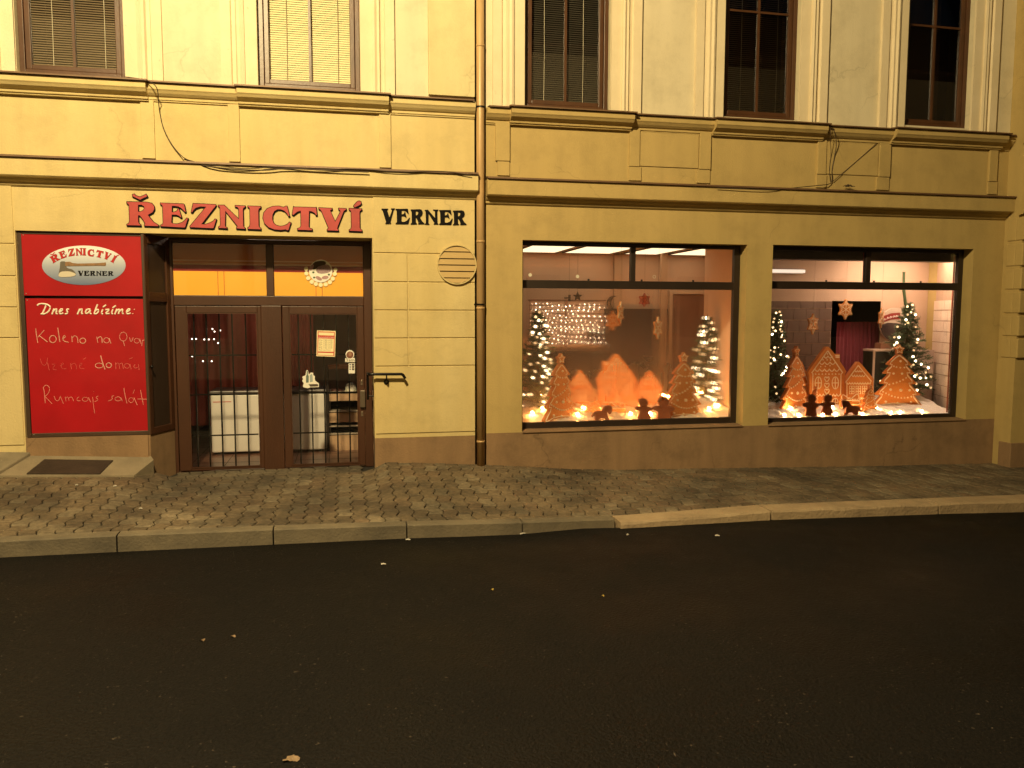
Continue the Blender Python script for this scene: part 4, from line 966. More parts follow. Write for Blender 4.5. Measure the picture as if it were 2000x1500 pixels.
m = MB(); D = P(755, 731, yh); m.tube(smoothpts([(D.x, yh, D.z), (D.x, yh, D.z-.07), (D.x, yh+.03, D.z-.09), (D.x, -.012, D.z-.09)], 1), .008, 6); m.tube([(D.x, -.022, D.z-.09), (D.x, -.011, D.z-.09)], .030, 12); m.build('bracket', IRON, hr, smooth=False)
m = MB(); E_ = P(719, 777, .2); m.tube([(A.x, .20, A.z-.01), (A.x, .20, E_.z-.02)], .014, 8); m.tube([(A.x, .20, E_.z+.02), (NX1+.02, .20, E_.z+.02)], .008, 6); m.build('post', IRON, hr, smooth=False)
# concrete slab with sunken mat, and raised terrace edge at the far left
CONC = mat('step_concrete', (.25, .205, .135), .85, col2=(.15, .12, .08), vscale=3, bump=.5, bscale=50, spots=.3)
def slabz(x, y): return .31-.048*(x+3.2)+.36*y
def onslab(px, py):
    d = RM @ Vector(((px-1000)/FPX, 1, -(py-750)/FPX))
    t_ = -(EYE.z-.31+.048*(EYE.x+3.2)-.36*EYE.y)/(d.z+.048*d.x-.36*d.y)
    return (EYE.x+t_*d.x, EYE.y+t_*d.y)
q = [onslab(-40, 928.5), onslab(262, 928.5), onslab(300, 898)]
s_ = MB(); out = [(-4.3, .02), (-4.3, q[0][1]), q[0], q[1], q[2], (-2.03, .02)]
def raise_(mb, pts, top, bot, mi=0):
    n = len(pts); tri = tessellate_polygon([[Vector((a, b, 0)) for a, b in pts]])
    mb.add([(a, b, slabz(a, b)+top) for a, b in pts]+[(a, b, slabz(a, b)+bot) for a, b in pts], [tuple(t) for t in tri]+[tuple(n+i for i in reversed(t)) for t in tri]+[(i, (i+1) % n, n+(i+1) % n, n+i) for i in range(n)], mi)
raise_(s_, out, 0, -.35)
tag(s_.build('concrete_slab', CONC, loc=(0, 0, 0)), 'sloping concrete slab under the red menu boards', 'slab')
mt_ = [onslab(87, 899), onslab(221, 901), onslab(195, 927), onslab(52, 927)]
s_ = MB(); raise_(s_, mt_, .012, .001)
tag(s_.build('cellar_cover', mat('dark_steel_cover', (.040, .028, .020), .6, var=.35, vscale=6, bump=.3, metal=.3)), 'dark steel cellar cover lying on the concrete slab under the boards', 'hatch')
te = [onslab(53, 886), onslab(60, 890), onslab(-6, 930), onslab(-70, 930), (-4.6, -.25), (-4.6, .02), (-3.24, .02)]
s_ = MB(); raise_(s_, te, .035, -.3)
tag(s_.build('terrace_edge', mat('old_edge_stone', (.24, .20, .135), .85, col2=(.13, .11, .075), vscale=4, bump=.5), loc=(0, 0, 0), bevel=.012), 'raised paved edge stone at the far left of the wall', 'edge stone')
# ---------------------------------------------------------------- the two shop windows
YF = .165
FOG = fogged('misted_glass', 3.35, .62, 1.5, 1.15)
CLR = glass('shop_glass', .045)
def shop_window(w, tr, mul, pane_mat, lw_, rw_, tw, bw):
    x0, x1, z0, z1 = w; y = YF; d = .06
    m = MB(); ta, tb_ = PZ(tr[2], tr[1], y), PZ(tr[2], tr[0], y); ma, mb_ = PX(mul[0], 520, y), PX(mul[1], 520, y)
    a, b, c, e = x0+lw_, x1-rw_, z0+bw, z1-tw
    m.box(x0+.002, a, y, y+d, z0+.002, z1-.002); m.box(b, x1-.002, y, y+d, z0+.002, z1-.002); m.box(a, b, y, y+d, e, z1-.002); m.box(a, b, y, y+d, z0+.002, c)
    m.box(a, b, y-.004, y+d, ta, tb_); m.box(ma, mb_, y-.002, y+d, tb_, e)
    for f in (.3, .55, .8): xx = lerp(a, b, f); m.box(xx-.012, xx+.012, y+.002, y+.02, tb_, tb_+.022)
    fo = m.build('window_frame', DARKFR, right, bevel=.005)
    g = MB(); g.box(a, b, y+.028, y+.033, c, ta); g.build('display_pane', pane_mat, fo)
    g = MB(); g.box(a, ma, y+.028, y+.033, tb_, e); g.box(mb_, b, y+.028, y+.033, tb_, e); g.build('top_pane', CLR, fo)
    s = MB(); s.exx([(-.018, z0-.012), (-.018, z0+.001), (YF-.002, z0+.012), (YF-.002, z0-.012)], x0+.003, x1-.003); s.build('window_sill', PLINTH, right, bevel=.003)
    return fo, (a, b, c, e, ta, tb_)
f1, g1 = shop_window(W1, (549, 564.5, 1230), (1232, 1241.5), FOG, .045, .082, .045, .085)
f2, g2 = shop_window(W2, (551, 565.5, 1690), (1691.5, 1701), CLR, .03, .075, .045, .06)
# ---------------------------------------------------------------- interiors behind them
WALLP = mat('shop_pink_plaster', (.52, .35, .25), .85, col2=(.44, .29, .20), vscale=1.0, bump=.1)
WALLR = mat('shop_beige_plaster', (.48, .335, .245), .85, col2=(.40, .275, .195), vscale=1.0, bump=.1)
CEIL = mat('shop_ceiling', (.40, .30, .22), .9)
DKB = mat('dark_brown_boarding', (.040, .019, .012), .7, var=.3, vscale=3)
RA = (1.66, 4.93); RB = (5.06, 8.42)
ZC = 2.72; YB1, YB2 = 3.0, 1.35
def quadobj(name, qs, m, kind='structure'):
    mb = MB()
    for q in qs: mb.quad(*q)
    return tag(mb.build(name, m, loc=(0, 0, 0), recalc=False), kind=kind)
def rect_y(x0, x1, z0, z1, y): return [(x0, y, z0), (x1, y, z0), (x1, y, z1), (x0, y, z1)]
def rect_x(y0, y1, z0, z1, x): return [(x, y0, z0), (x, y1, z0), (x, y1, z1), (x, y0, z1)]
def rect_z(x0, x1, y0, y1, z): return [(x0, y0, z), (x1, y0, z), (x1, y1, z), (x0, y1, z)]
quadobj('back_wall', [rect_y(RA[0], 5.75, 0, ZC, YB1), rect_y(RA[1], 5.75, 0, ZC, 1.42)], WALLP)
quadobj('side_wall', [rect_x(.301, YB1, 0, ZC, RA[0]), rect_x(.301, 1.42, 0, ZC, RA[1]), rect_x(1.42, YB1, 0, ZC, 5.75)], WALLP)
quadobj('ceiling', [rect_z(RA[0], RA[1], .301, 1.42, ZC), rect_z(RA[0], 5.75, 1.42, YB1, ZC), rect_z(*RB, .301, YB2, ZC)], CEIL)
quadobj('floor', [rect_z(RA[0], 5.75, .301, YB1, .02), rect_z(5.78, RB[1], .301, 3.2, .02)], TILE)
# right room: back wall with a doorway
dx0, dx1, dz = PX(1621, 700, YB2), PX(1716, 700, YB2), PZ(1668, 588, YB2)
quadobj('back_wall', [rect_y(RB[0], dx0, 0, ZC, YB2), rect_y(dx1, RB[1]+.5, 0, ZC, YB2), rect_y(dx0, dx1, dz, ZC, YB2)], WALLR)
quadobj('side_wall', [rect_x(.301, YB2, 0, ZC, RB[0])], WALLR)
quadobj('side_wall', [[(8.09, .301, 0), (8.52, YB2, 0), (8.52, YB2, ZC), (8.09, .301, ZC)]], WALLR)
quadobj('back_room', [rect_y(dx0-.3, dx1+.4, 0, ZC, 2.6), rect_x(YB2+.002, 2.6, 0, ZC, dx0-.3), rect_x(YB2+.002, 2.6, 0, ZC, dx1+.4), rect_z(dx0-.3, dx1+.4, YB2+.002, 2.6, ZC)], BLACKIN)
def tiles(mb, o, u, ul, z0, z1, tw, th, nrm, seed=1, gap=.003):
    r = random.Random(seed); o = Vector(o); u = Vector(u).normalized(); nn = Vector(nrm).normalized(); z = z0; k = 0
    while z < z1-.02:
        zt_ = min(z+th, z1); s = -tw*.5*(k % 2)
        while s < ul-.005:
            a, b = max(0, s)+gap, min(ul, s+tw)-gap
            if b-a > .02:
                d = .006+r.uniform(0, .002); A, B = o+u*a, o+u*b
                v = [(*(A).xy, z+gap), (*(B).xy, z+gap), (*(B).xy, zt_-gap), (*(A).xy, zt_-gap)]
                f = [(Vector(p)+nn*d)[:] for p in v]
                mb.add(f+[p for p in v], [(0, 1, 2, 3), (0, 4, 5, 1), (1, 5, 6, 2), (2, 6, 7, 3), (3, 7, 4, 0)])
            s += tw
        z = zt_; k += 1
t = MB(); xa = PX(1512, 700, YB2-.01); tiles(t, (RB[0]+.01, YB2-.001, 0), (1, 0, 0), dx0-RB[0]-.01, .02, PZ(1560, 588, YB2), .20, .168, (0, -1, 0), 2)
tag(t.build('wall_tiling', mat('brown_wall_tile', (.105, .060, .042), .5, var=.15, vscale=4), recalc=True), 'brown wall tiles left of the dark doorway inside the right shop window', 'tiling')
t = MB(); ul = math.hypot(.43, YB2-.301); tiles(t, (8.085, .303, 0), (.43, YB2-.301, 0), ul, .02, PZ(1845, 586, .8), .27, .152, (-(YB2-.301), .43, 0), 3, .006)
tag(t.build('wall_tiling', mat('cream_wall_tile', (.74, .60, .49), .4, var=.08, vscale=6), recalc=True), 'cream wall tiles at the right end of the right shop window', 'tiling')
b = MB(); b.box(RB[0], 8.08, .33, .52, PZ(1700, 508.5, .33), ZC-.003); tag(b.build('window_beam', mat('beam_dark', (.03, .018, .013), .6, var=.4, vscale=7)), 'dark brown beam across the top of the right shop window', 'beam')
REDK = mat('dark_red_paint', (.22, .015, .012), .5)
b = MB(); b.box(7.918, 7.930, .232, .25, .47, 2.56); tag(b.build('red_trim', REDK), 'thin red strip inside the right edge of the right shop window', 'trim')
b = MB(); x_ = PX(1690.5, 520, .25); b.box(x_-.016, x_+.016, .245, .28, 2.19, 2.575); tag(b.build('red_trim', REDP), 'short red strip beside the top bar of the right shop window', 'trim')
LED = emis('led_panel_glow', (1.0, .73, .42), 1.9)
LEDFILL = emis('fill_panel_glow', (1.0, .70, .47), 36.0)
def ceiling_panel(x0, x1, y0, y1, z, label, m_, grp=None):
    t = thing('ceiling_light', ((x0+x1)/2, (y0+y1)/2, z), label, 'ceiling light', grp)
    m = MB(); m.box(x0, x1, y0, y1, z-.012, z-.002); m.build('diffuser', m_, t)
    m = MB()
    for q in ((x0-.03, x1+.03, y0-.03, y0-.001), (x0-.03, x1+.03, y1+.001, y1+.03), (x0-.03, x0-.001, y0, y1), (x1+.001, x1+.03, y0, y1)): m.box(*q, z-.016, z-.001)
    m.build('frame', DARKFR, t)
grp = 'ceiling panels in the left shop window'
YL = 2.86
for i, (a, b_) in enumerate([(30, 312), (392, 720), (832, 1068), (1165, 1452)]):
    g_ = G(1000+a/3.75, 491+a*.005, ZC-.012); h_ = G(1000+b_/3.75, 492+b_*.004, ZC-.012)
    ceiling_panel(g_.x, h_.x, 1.35, YL, ZC, ['bright ceiling panel farthest left in the left shop window', 'bright ceiling panel second from the left in the left shop window', 'bright ceiling panel behind the top bar of the left shop window', 'bright ceiling panel farthest right in the left shop window'][i], LED, grp)
ceiling_panel(7.1, 8.2, .60, 1.0, ZC, 'unseen ceiling light added behind the beam to brighten the right shop window', LEDFILL)  # added panel, out of sight, brightens this window
ta, tb_ = P(1490, 531, YB2-.08), P(1572, 530, YB2-.08)
t = thing('tube_light', ((ta.x+tb_.x)/2, YB2-.05, ta.z), 'short white tube light on the back wall at the left of the right shop window', 'tube light')
m = MB(); m.box(ta.x, tb_.x, YB2-.09, YB2-.045, tb_.z-.022, tb_.z+.022); m.build('tube', emis('tube_glow', (1, .78, .58), 1.15), t)
m = MB(); m.box(ta.x, tb_.x, YB2-.04, YB2-.004, tb_.z-.03, tb_.z+.03); m.build('tube_holder', mat('white_metal', (.6, .55, .5), .5), t)
t = thing('added_light_strip', (7.0, .25, 2.10), 'slim warm strip added unseen behind the cross bar to brighten the right shop window', 'light strip')  # added strip, lights the gingerbread fronts from above
m = MB(); m.box(5.9, 7.85, .240, .256, g2[4]+.050, g2[4]+.058); m.build('fill_strip', emis('fill_strip_glow', (1.0, .64, .34), 64.0), t)
m = MB(); m.box(5.88, 7.87, .236, .262, g2[4]+.060, g2[4]+.066); m.build('fill_strip_rail', DARKFR, t)
t = thing('added_light_strip', (3.4, .25, 2.10), 'slim warm strip added unseen behind the cross bar to brighten the left shop window', 'light strip')  # weaker added strip for the misted display
m = MB(); m.box(2.3, 4.6, .240, .256, g1[4]+.050, g1[4]+.058); m.build('fill_strip', emis('fill_strip_glow_left', (1.0, .46, .16), 2.0), t)
m = MB(); m.box(2.28, 4.62, .236, .262, g1[4]+.060, g1[4]+.066); m.build('fill_strip_rail', DARKFR, t)
# left room furnishings
m = MB(); x0, x1 = PX(1182, 650, 2.9), PX(1303, 650, 2.9); m.box(x0, x1, 2.88, 2.98, .02, PZ(1240, 603, 2.9)); tag(m.build('dark_cabinet', DKB), 'tall dark brown cabinet front in the middle of the left shop window', 'cabinet')
m = MB(); x0, x1 = PX(1034, 650, 2.9), PX(1180, 650, 2.9); m.box(x0, x1, 2.88, 2.97, .02, PZ(1100, 686, 2.9)); tag(m.build('dark_counter', DKB), 'low dark brown counter under the curtain of lights', 'counter')
t = thing('inner_door', (PX(1352, 700, 2.95), 2.95, .02), 'pale framed brown inner door behind the right fir tree of the left window', 'door')
x0, x1, zt_ = PX(1305, 650, 2.95), PX(1400, 650, 2.95), PZ(1350, 568, 2.95); fw = .055
m = MB(); m.box(x0, x0+fw, 2.92, 2.99, .02, zt_); m.box(x1-fw, x1, 2.92, 2.99, .02, zt_); m.box(x0+fw, x1-fw, 2.92, 2.99, zt_-fw, zt_); m.build('door_casing', mat('pale_casing', (.55, .38, .26), .5), t, bevel=.006)
m = MB(); m.box(x0+fw+.003, x1-fw-.003, 2.95, 2.985, .02, zt_-fw-.003); lf_ = m.build('door_leaf', mat('brown_leaf', (.20, .095, .055), .5, var=.15), t)
m = MB(); x_ = x1-fw-.08; m.tube([(x_, 2.95, 1.05), (x_, 2.90, 1.05), (x_-.10, 2.90, 1.05)], .01, 8); m.build('handle', mat('door_brass', (.3, .2, .1), .3, metal=.8), lf_)
for px, Yp, w_ in ((1296.5, 2.6, .05), (1408, 2.2, .07), (1207, 2.95, .07)):
    m = MB(); x_ = PX(px, 600, Yp); m.box(x_-w_, x_+w_, Yp, Yp+.05, .02, ZC-.02)
    tag(m.build('wall_post', mat('post_%d' % px, (.42, .27, .17) if px != 1408 else (.09, .045, .03), .6)), {1296.5: 'pale upright post left of the inner door', 1408: 'dark upright post at the right side of the left shop window', 1207: 'pale wall strip behind the top bar of the left window'}[px], 'post')
# mirror-like panel hung with a curtain of fairy lights
YM = 2.45
x0, x1, z0, z1 = PX(1034.7, 640, YM), PX(1179.5, 640, YM), PZ(1105, 679, YM), PZ(1105, 588, YM)
t = thing('framed_panel', ((x0+x1)/2, YM, z0), 'pale slatted panel hung with a curtain of fairy lights in the left window', 'panel')
m = MB()
for i in range(11): za = lerp(z0, z1, i/11); m.box(x0, x1, YM, YM+.02, za+.004, lerp(z0, z1, (i+1)/11)-.004)
m.build('panel_slats', mat('grey_rose_board', (.40, .29, .22), .5, var=.15, vscale=2), t)
m = MB(); m.box(x0, x1, YM+.022, YM+.03, z0, z1); m.box(PX(1105, 640, YM)-.02, PX(1105, 640, YM)+.02, YM-.02, YM-.002, z0, z1); m.box(x0-.02, x1+.02, YM-.01, YM+.03, z0-.03, z0-.003); m.box(x0-.02, x1+.02, YM-.01, YM+.03, z1+.003, z1+.02); m.build('panel_frame', mat('panel_frame_brown', (.16, .09, .06), .5), t)
m = MB(); a_ = PX(1147, 670, YM-.05); m.box(a_, a_+.17, YM-.06, YM-.03, z0+.06, z0+.23); m.box(a_+.20, a_+.34, YM-.06, YM-.03, z0+.06, z0+.22)
tag(m.build('picture_frame', mat('picture_dark', (.05, .03, .025), .4)), 'pair of small dark frames in front of the fairy light panel', 'frame')
# ---------------------------------------------------------------- fairy lights
BULB = emis('fairy_bulb', (1.0, .76, .44), 14.0)
BULBF = emis('fairy_bulb_big', (1.0, .74, .42), 7.0)
BULB = [BULB, emis('fairy_bulb_soft', (1.0, .66, .32), 4.0), emis('fairy_bulb_dim', (1.0, .60, .26), 1.6)]
BULBF = [BULBF, emis('fairy_bulb_big_soft', (1.0, .62, .28), 2.6), emis('fairy_bulb_big_dim', (1.0, .58, .24), 1.3)]
BULBW = emis('fairy_bulb_small', (1.0, .80, .50), 7.0)
GLOWB = emis('snow_bulb', (1.0, .38, .08), 560.0)
WIRE = mat('green_wire', (.015, .025, .012), .6)
def light_string(points, r, m_, label, grp=None, name='light_string', wire=True):
    c = sum((Vector(p) for p in points), Vector())/len(points)
    t = thing(name, c, label, 'fairy lights', grp)
    protos = {}; rb = random.Random(len(points))
    for p in points:
        mm = rb.choice(m_) if isinstance(m_, (list, tuple)) else m_
        proto = protos.get(mm.name)
        if proto is None:
            b = MB(); b.ball((0, 0, 0), r, n=8, k=5); protos[mm.name] = b.build('bulb', mm, t, smooth=True, loc=p)
        else:
            o = proto.copy(); COL.objects.link(o); o.parent = t; o.location = Vector(p)-c
    if wire and len(points) > 2:
        w = MB()
        for a, b in zip(points, points[1:]):
            a, b = Vector(a), Vector(b)
            if (a-b).length < .5: w.tube([a+Vector((0, 0, -r)), (a+b)/2+Vector((0, .01, -.03)), b+Vector((0, 0, -r))], .0025, 4)
        if w.v: w.build('wire', WIRE, t)
    return t
rng = random.Random(11)
pts = []
for i in range(12):
    for j in range(8):
        if rng.random() < .07: continue
        pts.append((lerp(x0+.03, x1-.03, (i+.5)/12)+rng.uniform(-.03, .03), YM-.06, lerp(z1-.03, z0+.05, (j+.35+.3*(i % 2))/8)+rng.uniform(-.02, .02)))
light_string(pts, .010, BULBW, 'curtain of small white lights on the pale panel in the left window', wire=False)
# ---------------------------------------------------------------- lit fir trees
NEED = mat('fir_needles', (.065, .105, .045), .6, var=.5, vscale=9); NEEDO = mat('fir_needles_old', (.11, .10, .05), .6, var=.5, vscale=9); BARK = mat('bark', (.06, .035, .02), .9)
def fir(px, ptop, pbot, hw, Y, seed, nb, needles, label, slabel, bulbs, br, bm_, xlim=None, ribbon=None):
    r = random.Random(seed)
    base, top = P(px, pbot, Y), P(px, ptop, Y); H = top.z-base.z; RW = abs(PX(px+hw, pbot, Y)-base.x)
    t = thing('fir_tree', (base.x, Y, base.z), label, 'Christmas tree')
    k = MB(); k.tube([(base.x, Y, base.z-.12), (base.x, Y, base.z+H*.5), (base.x, Y, top.z)], [.022, .016, .004], 7); k.build('trunk', BARK, t)
    f = MB(); tips = []
    for i in range(nb):
        u = (i+.5)/nb; z = base.z+H*(.02+.95*u); L = RW*(1-u)**.80*r.uniform(.62, 1.12)+.035; a = i*2.39996+r.uniform(-.4, .4)
        dr = r.uniform(-.28, .12); pts = []
        for j in range(6):
            s = j/5; pts.append(Vector((base.x+math.cos(a)*L*s, Y+math.sin(a)*L*s*.8, z+dr*L*s*s+.03*s)))
        ok = lambda p: xlim is None or (xlim[0] < p.x < xlim[1])
        if ok(pts[-1]): f.tube(pts, [.005, .004, .004, .003, .002, .001], 4, 1)
        nn = int(needles*(.4+L/RW))
        for _ in range(nn):
            s = r.uniform(.08, 1.0); q = s*5; j = min(4, int(q)); p = pts[j].lerp(pts[j+1], q-j)
            if not ok(p): continue
            d = (pts[5]-pts[0]).normalized()*r.uniform(.2, 1.0)+Vector((r.uniform(-1, 1), r.uniform(-1, 1), r.uniform(-.75, .9)))
            d.normalize(); ln = r.uniform(.032, .062); w = d.cross(Vector((r.uniform(-1, 1), r.uniform(-1, 1), r.uniform(-1, 1)))).normalized()*.0065
            f.add([p-w, p+w, p+d*ln+w*.4, p+d*ln-w*.4], [(0, 1, 2, 3)], 0 if r.random() < .7 else 2)
        tips.append(pts)
    f.build('branches', [NEED, BARK, NEEDO], t, recalc=False)
    if ribbon: m = MB(); m.tube(ribbon, .022, 6); m.build('hanging_ribbon', NEED, t)
    P_ = []; tries = 0
    while len(P_) < bulbs and tries < 6000:
        tries += 1; pts = r.choice(tips); s = r.uniform(.45, 1.0); q = s*5; j = min(4, int(q)); p = pts[j].lerp(pts[j+1], q-j)+Vector((0, -.015, .015))
        if p.y > Y+.03 or (xlim and not xlim[0] < p.x < xlim[1]): continue
        if all((p-Vector(o)).length > br*3.2 for o in P_): P_.append(tuple(p))
    P_.sort(key=lambda p: (round(p[2]*9), p[0]))
    light_string(P_, br, bm_, slabel, 'light strings on the fir trees')
    return t
fir(1050, 606, 806, 52, .92, 21, 130, 38, 'fir tree covered in lights at the left edge of the left shop window', 'dense string of lights on the fir at the left edge of the left window', 58, .018, BULBF, xlim=(RA[0]+.04, 9))
fir(1378, 618, 790, 44, .98, 22, 110, 36, 'fir tree with large blurred lights right of the misted gingerbread tree', 'string of large lights on the right fir of the left window', 42, .023, BULBF, xlim=(0, RA[1]-.04))
fir(1512, 606, 800, 36, .95, 23, 130, 46, 'narrow fir tree at the left edge of the right shop window', 'string of lights on the narrow fir left of the gingerbread town', 46, .015, BULB, xlim=(RB[0]+.03, 9))
pr = P(1764, 566, .95)
fir(1767, 592, 766, 53, .95, 24, 140, 52, 'bushy fir tree behind the largest gingerbread tree in the right window', 'string of lights on the bushy fir of the right window', 42, .0155, BULB, ribbon=[(pr.x, .95, pr.z+.25), (pr.x+.01, .95, pr.z), (P(1769, 596, .95).x, .95, P(1769, 596, .95).z)])
# ---------------------------------------------------------------- snow blanket
SNOW = mat('cotton_snow', (.78, .72, .66), .95, var=.06, vscale=12, bump=.5, bscale=30)
def snow(x0, x1, zf, label, seed, y1=1.22):
    r = random.Random(seed); bumps = [(r.uniform(x0, x1), r.uniform(.35, 1.1), r.uniform(.10, .28), r.uniform(.008, .04)) for _ in range(34)]
    nx, ny = 150, 26; m = MB(); vs = []
    for j in range(ny+1):
        y = lerp(.232, y1, (j/ny)**1.2)
        for i in range(nx+1):
            x = lerp(x0, x1, i/nx); z = zf+.15*min(1, (y-.23)/.75)
            for bx, by, s, h in bumps: z += h*math.exp(-((x-bx)**2+(y-by)**2)/(2*s*s*.3))*min(1, (y-.20)/.18)
            vs.append((x, y, z+.006*math.sin(x*41+y*23)+.004*math.sin(x*90-y*60)))
    w = nx+1; m.add(vs, [(j*w+i, j*w+i+1, (j+1)*w+i+1, (j+1)*w+i) for j in range(ny) for i in range(nx)])
    o = m.build('snow_blanket', SNOW, smooth=True)
    def hz(x, y):
        z = zf+.15*min(1, (y-.23)/.75)
        for bx, by, s, h in bumps: z += h*math.exp(-((x-bx)**2+(y-by)**2)/(2*s*s*.3))*min(1, (y-.20)/.18)
        return z
    return tag(o, label, 'artificial snow'), hz
_, sz1 = snow(RA[0]+.02, RA[1]-.02, .478, 'glowing cotton snow along the bottom of the left shop window', 4)
_, sz2 = snow(RB[0]+.02, 8.07, .452, 'white cotton snow along the bottom of the right shop window', 5)
for (xa_, xb__) in (RA, (RB[0], 8.08)):
    b = MB(); b.box(xa_+.004, xb__-.004, .235, 1.25, .40, .455); tag(b.build('display_shelf', mat('shelf_wood', (.25, .15, .09), .6)), 'shelf carrying the cotton snow in the %s shop window' % ('left' if xa_ == RA[0] else 'right'), 'shelf')
def inwin(pxs, Y, dz, f): return [(PX(px, 812, Y), Y, f(PX(px, 812, Y), Y)+dz) for px in pxs]
light_string(inwin([1040, 1085, 1128, 1178, 1232, 1270, 1330, 1385], .40, .028, sz1), .014, emis('snow_bulb_front', (1.0, .42, .10), 620.0), 'few amber lights in the snow between the dark figures and the blurred houses', wire=False)
light_string(inwin([1060, 1100, 1140, 1175, 1205, 1240, 1262, 1300, 1330, 1365, 1400], .98, .05, sz1)+inwin([1060, 1140, 1165, 1250, 1330, 1400], .60, .035, sz1), .016, GLOWB, 'amber lights buried in the snow of the left window', wire=False)
light_string(inwin([1532, 1560, 1608, 1632, 1684, 1740, 1758, 1800], .30, .012, sz2)+inwin([1545, 1625, 1665, 1712, 1690], .46, .02, sz2), .012, emis('snow_bulb_right', (1.0, .58, .22), 420.0), 'warm lights lying in the snow of the right window', wire=False)
# ---------------------------------------------------------------- gingerbread
GB = mat('gingerbread', (.70, .26, .055), .75, col2=(.60, .20, .042), vscale=6, bump=.3, bscale=70); GBD = mat('dark_gingerbread', (.42, .125, .052), .75, var=.2, vscale=9, bump=.3); GBE = mat('gingerbread_edge', (.50, .17, .05), .8, var=.2)
ICE = mat('sugar_icing', (.88, .74, .54), .6)
def frame_fn(c, rot, Y):
    ca, sa = math.cos(rot), math.sin(rot)
    return lambda u, d: Vector((c.x+u*ca-d*sa*1.0, Y+u*sa+d*ca, 0))
def place(mb, loops, T, d0, d1, mi, ms=None):
    k = len(mb.v); mb.prism(loops, d0, d1, mi, ms)
    for i in range(k, len(mb.v)):
        u, d, z = mb.v[i]; p = T(u, d); mb.v[i] = (p.x, p.y, z)
def pstroke(mb, pts, T, r, d=-.002, closed=False, sm=1):
    pts = smoothpts(pts, sm, closed) if sm else pts
    mb.tube([(*T(u, d).xy, z) for u, z in pts], r, 5, 0, closed)
def pdot(mb, u, z, r, T): p = T(u, -.002); mb.ball((p.x, p.y, z), r, n=7, k=4)
HALF = [(.10,.935-.03),(.225,.672),(.145,.655),(.275,.530),(.172,.522),(.320,.373),(.212,.364),(.395,.200),(.285,.187),(.440,.025),(.395,-.012),(.30,.0),(.20,.035)]
TREE = [(.0, .865)]+[(a*.80, b) for a, b in HALF][1:]
def star5(cx, cz, ro, ri, a0=90): return [(cx+(ro if i % 2 == 0 else ri)*math.cos(R(a0+36*i)), cz+(ro if i % 2 == 0 else ri)*math.sin(R(a0+36*i))) for i in range(10)]
def gb_tree(px, ptop, pbot, Y, rot, label, wide=1.0, grp='gingerbread trees', r=.0055):
    b, t_ = P(px, pbot, Y), P(px, ptop, Y); H = t_.z-b.z
    t = thing('gingerbread_tree', (b.x, Y, b.z), label, 'gingerbread tree', grp)
    T = frame_fn(b, rot, Y); half = [(.03, .835)]+[(a*.80*wide, q) for a, q in HALF[1:]]
    out = [(x*H, b.z+q*H) for x, q in half]+[(0, b.z+.045*H)]+[(-x*H, b.z+q*H) for x, q in reversed(half)]
    def cut(l):
        o = []
        for i in range(len(l)):
            a, b, c = Vector(l[i-1]), Vector(l[i]), Vector(l[(i+1) % len(l)]); k = min(.16, .012/max(1e-6, (b-a).length)); j = min(.16, .012/max(1e-6, (c-b).length))
            o += [tuple(b.lerp(a, k)), tuple(b.lerp(c, j))]
        return o
    out = cut(out); st = smoothpts([(x*H, b.z+z*H) for x, z in star5(0, .905, .092*min(1, wide+.1), .048)], 1, True)
    m = MB(); place(m, [out], T, 0, .045, 0, 1); place(m, [st], T, -.003, .042, 0, 1); m.build('cookie', [GB, GBE], t)
    m = MB(); ins = offset([(x*H, b.z+q*H) for x, q in half]+[(0, b.z+.045*H)]+[(-x*H, b.z+q*H) for x, q in reversed(half)], -.024*H)
    pstroke(m, ins, T, r, closed=True)
    pstroke(m, [(x*H, b.z+z*H) for x, z in star5(0, .905, .062*min(1, wide+.1), .030)], T, r*.9, d=-.005, closed=True, sm=0)
    Q = lambda x, z: ((x-1085)/1260*H*wide, b.z+(1060-z)/1260*H)
    for g in ([(1000,245),(1045,262),(1110,272),(1180,268)], [(935,605),(1000,585),(1060,565),(1115,540),(1165,508),(1215,470)], [(835,750),(885,778),(935,805),(985,830),(1040,850),(1095,862),(1150,867),(1205,866),(1260,858),(1320,840)]):
        for a in g: pdot(m, *Q(*a), .0135*H, T)
    for a, s in (((1110,145),.018),((1000,390),.018),((1145,390),.018),((960,705),.02),((1135,715),.026),((1285,715),.019),((890,945),.02),((1090,972),.02),((1320,950),.018)): pdot(m, *Q(*a), s*H, T)
    m.build('icing', [ICE], t)
    return t
def scall(x0, x1, z, n, amp):
    out = []
    for i in range(n):
        for k in range(6): s = k/6; out.append((lerp(x0, x1, (i+s)/n), z+amp*math.sin(math.pi*s)))
    out.append((x1, z)); return out
def mapper(src, dst, Y, flip=False):
    def f(x, z):
        u = (x-src[0])/(src[1]-src[0]); u = 1-u if flip else u; v = (z-src[2])/(src[3]-src[2])
        return xz(lerp(dst[0], dst[1], u), lerp(dst[2], dst[3], v), Y)
    return f
def heart(cx, cz, s): return [(cx, cz+s), (cx-s*.9, cz-.1*s), (cx-s*.75, cz-.75*s), (cx-.3*s, cz-.8*s), (cx, cz-.35*s), (cx+.3*s, cz-.8*s), (cx+.75*s, cz-.75*s), (cx+.9*s, cz-.1*s)]
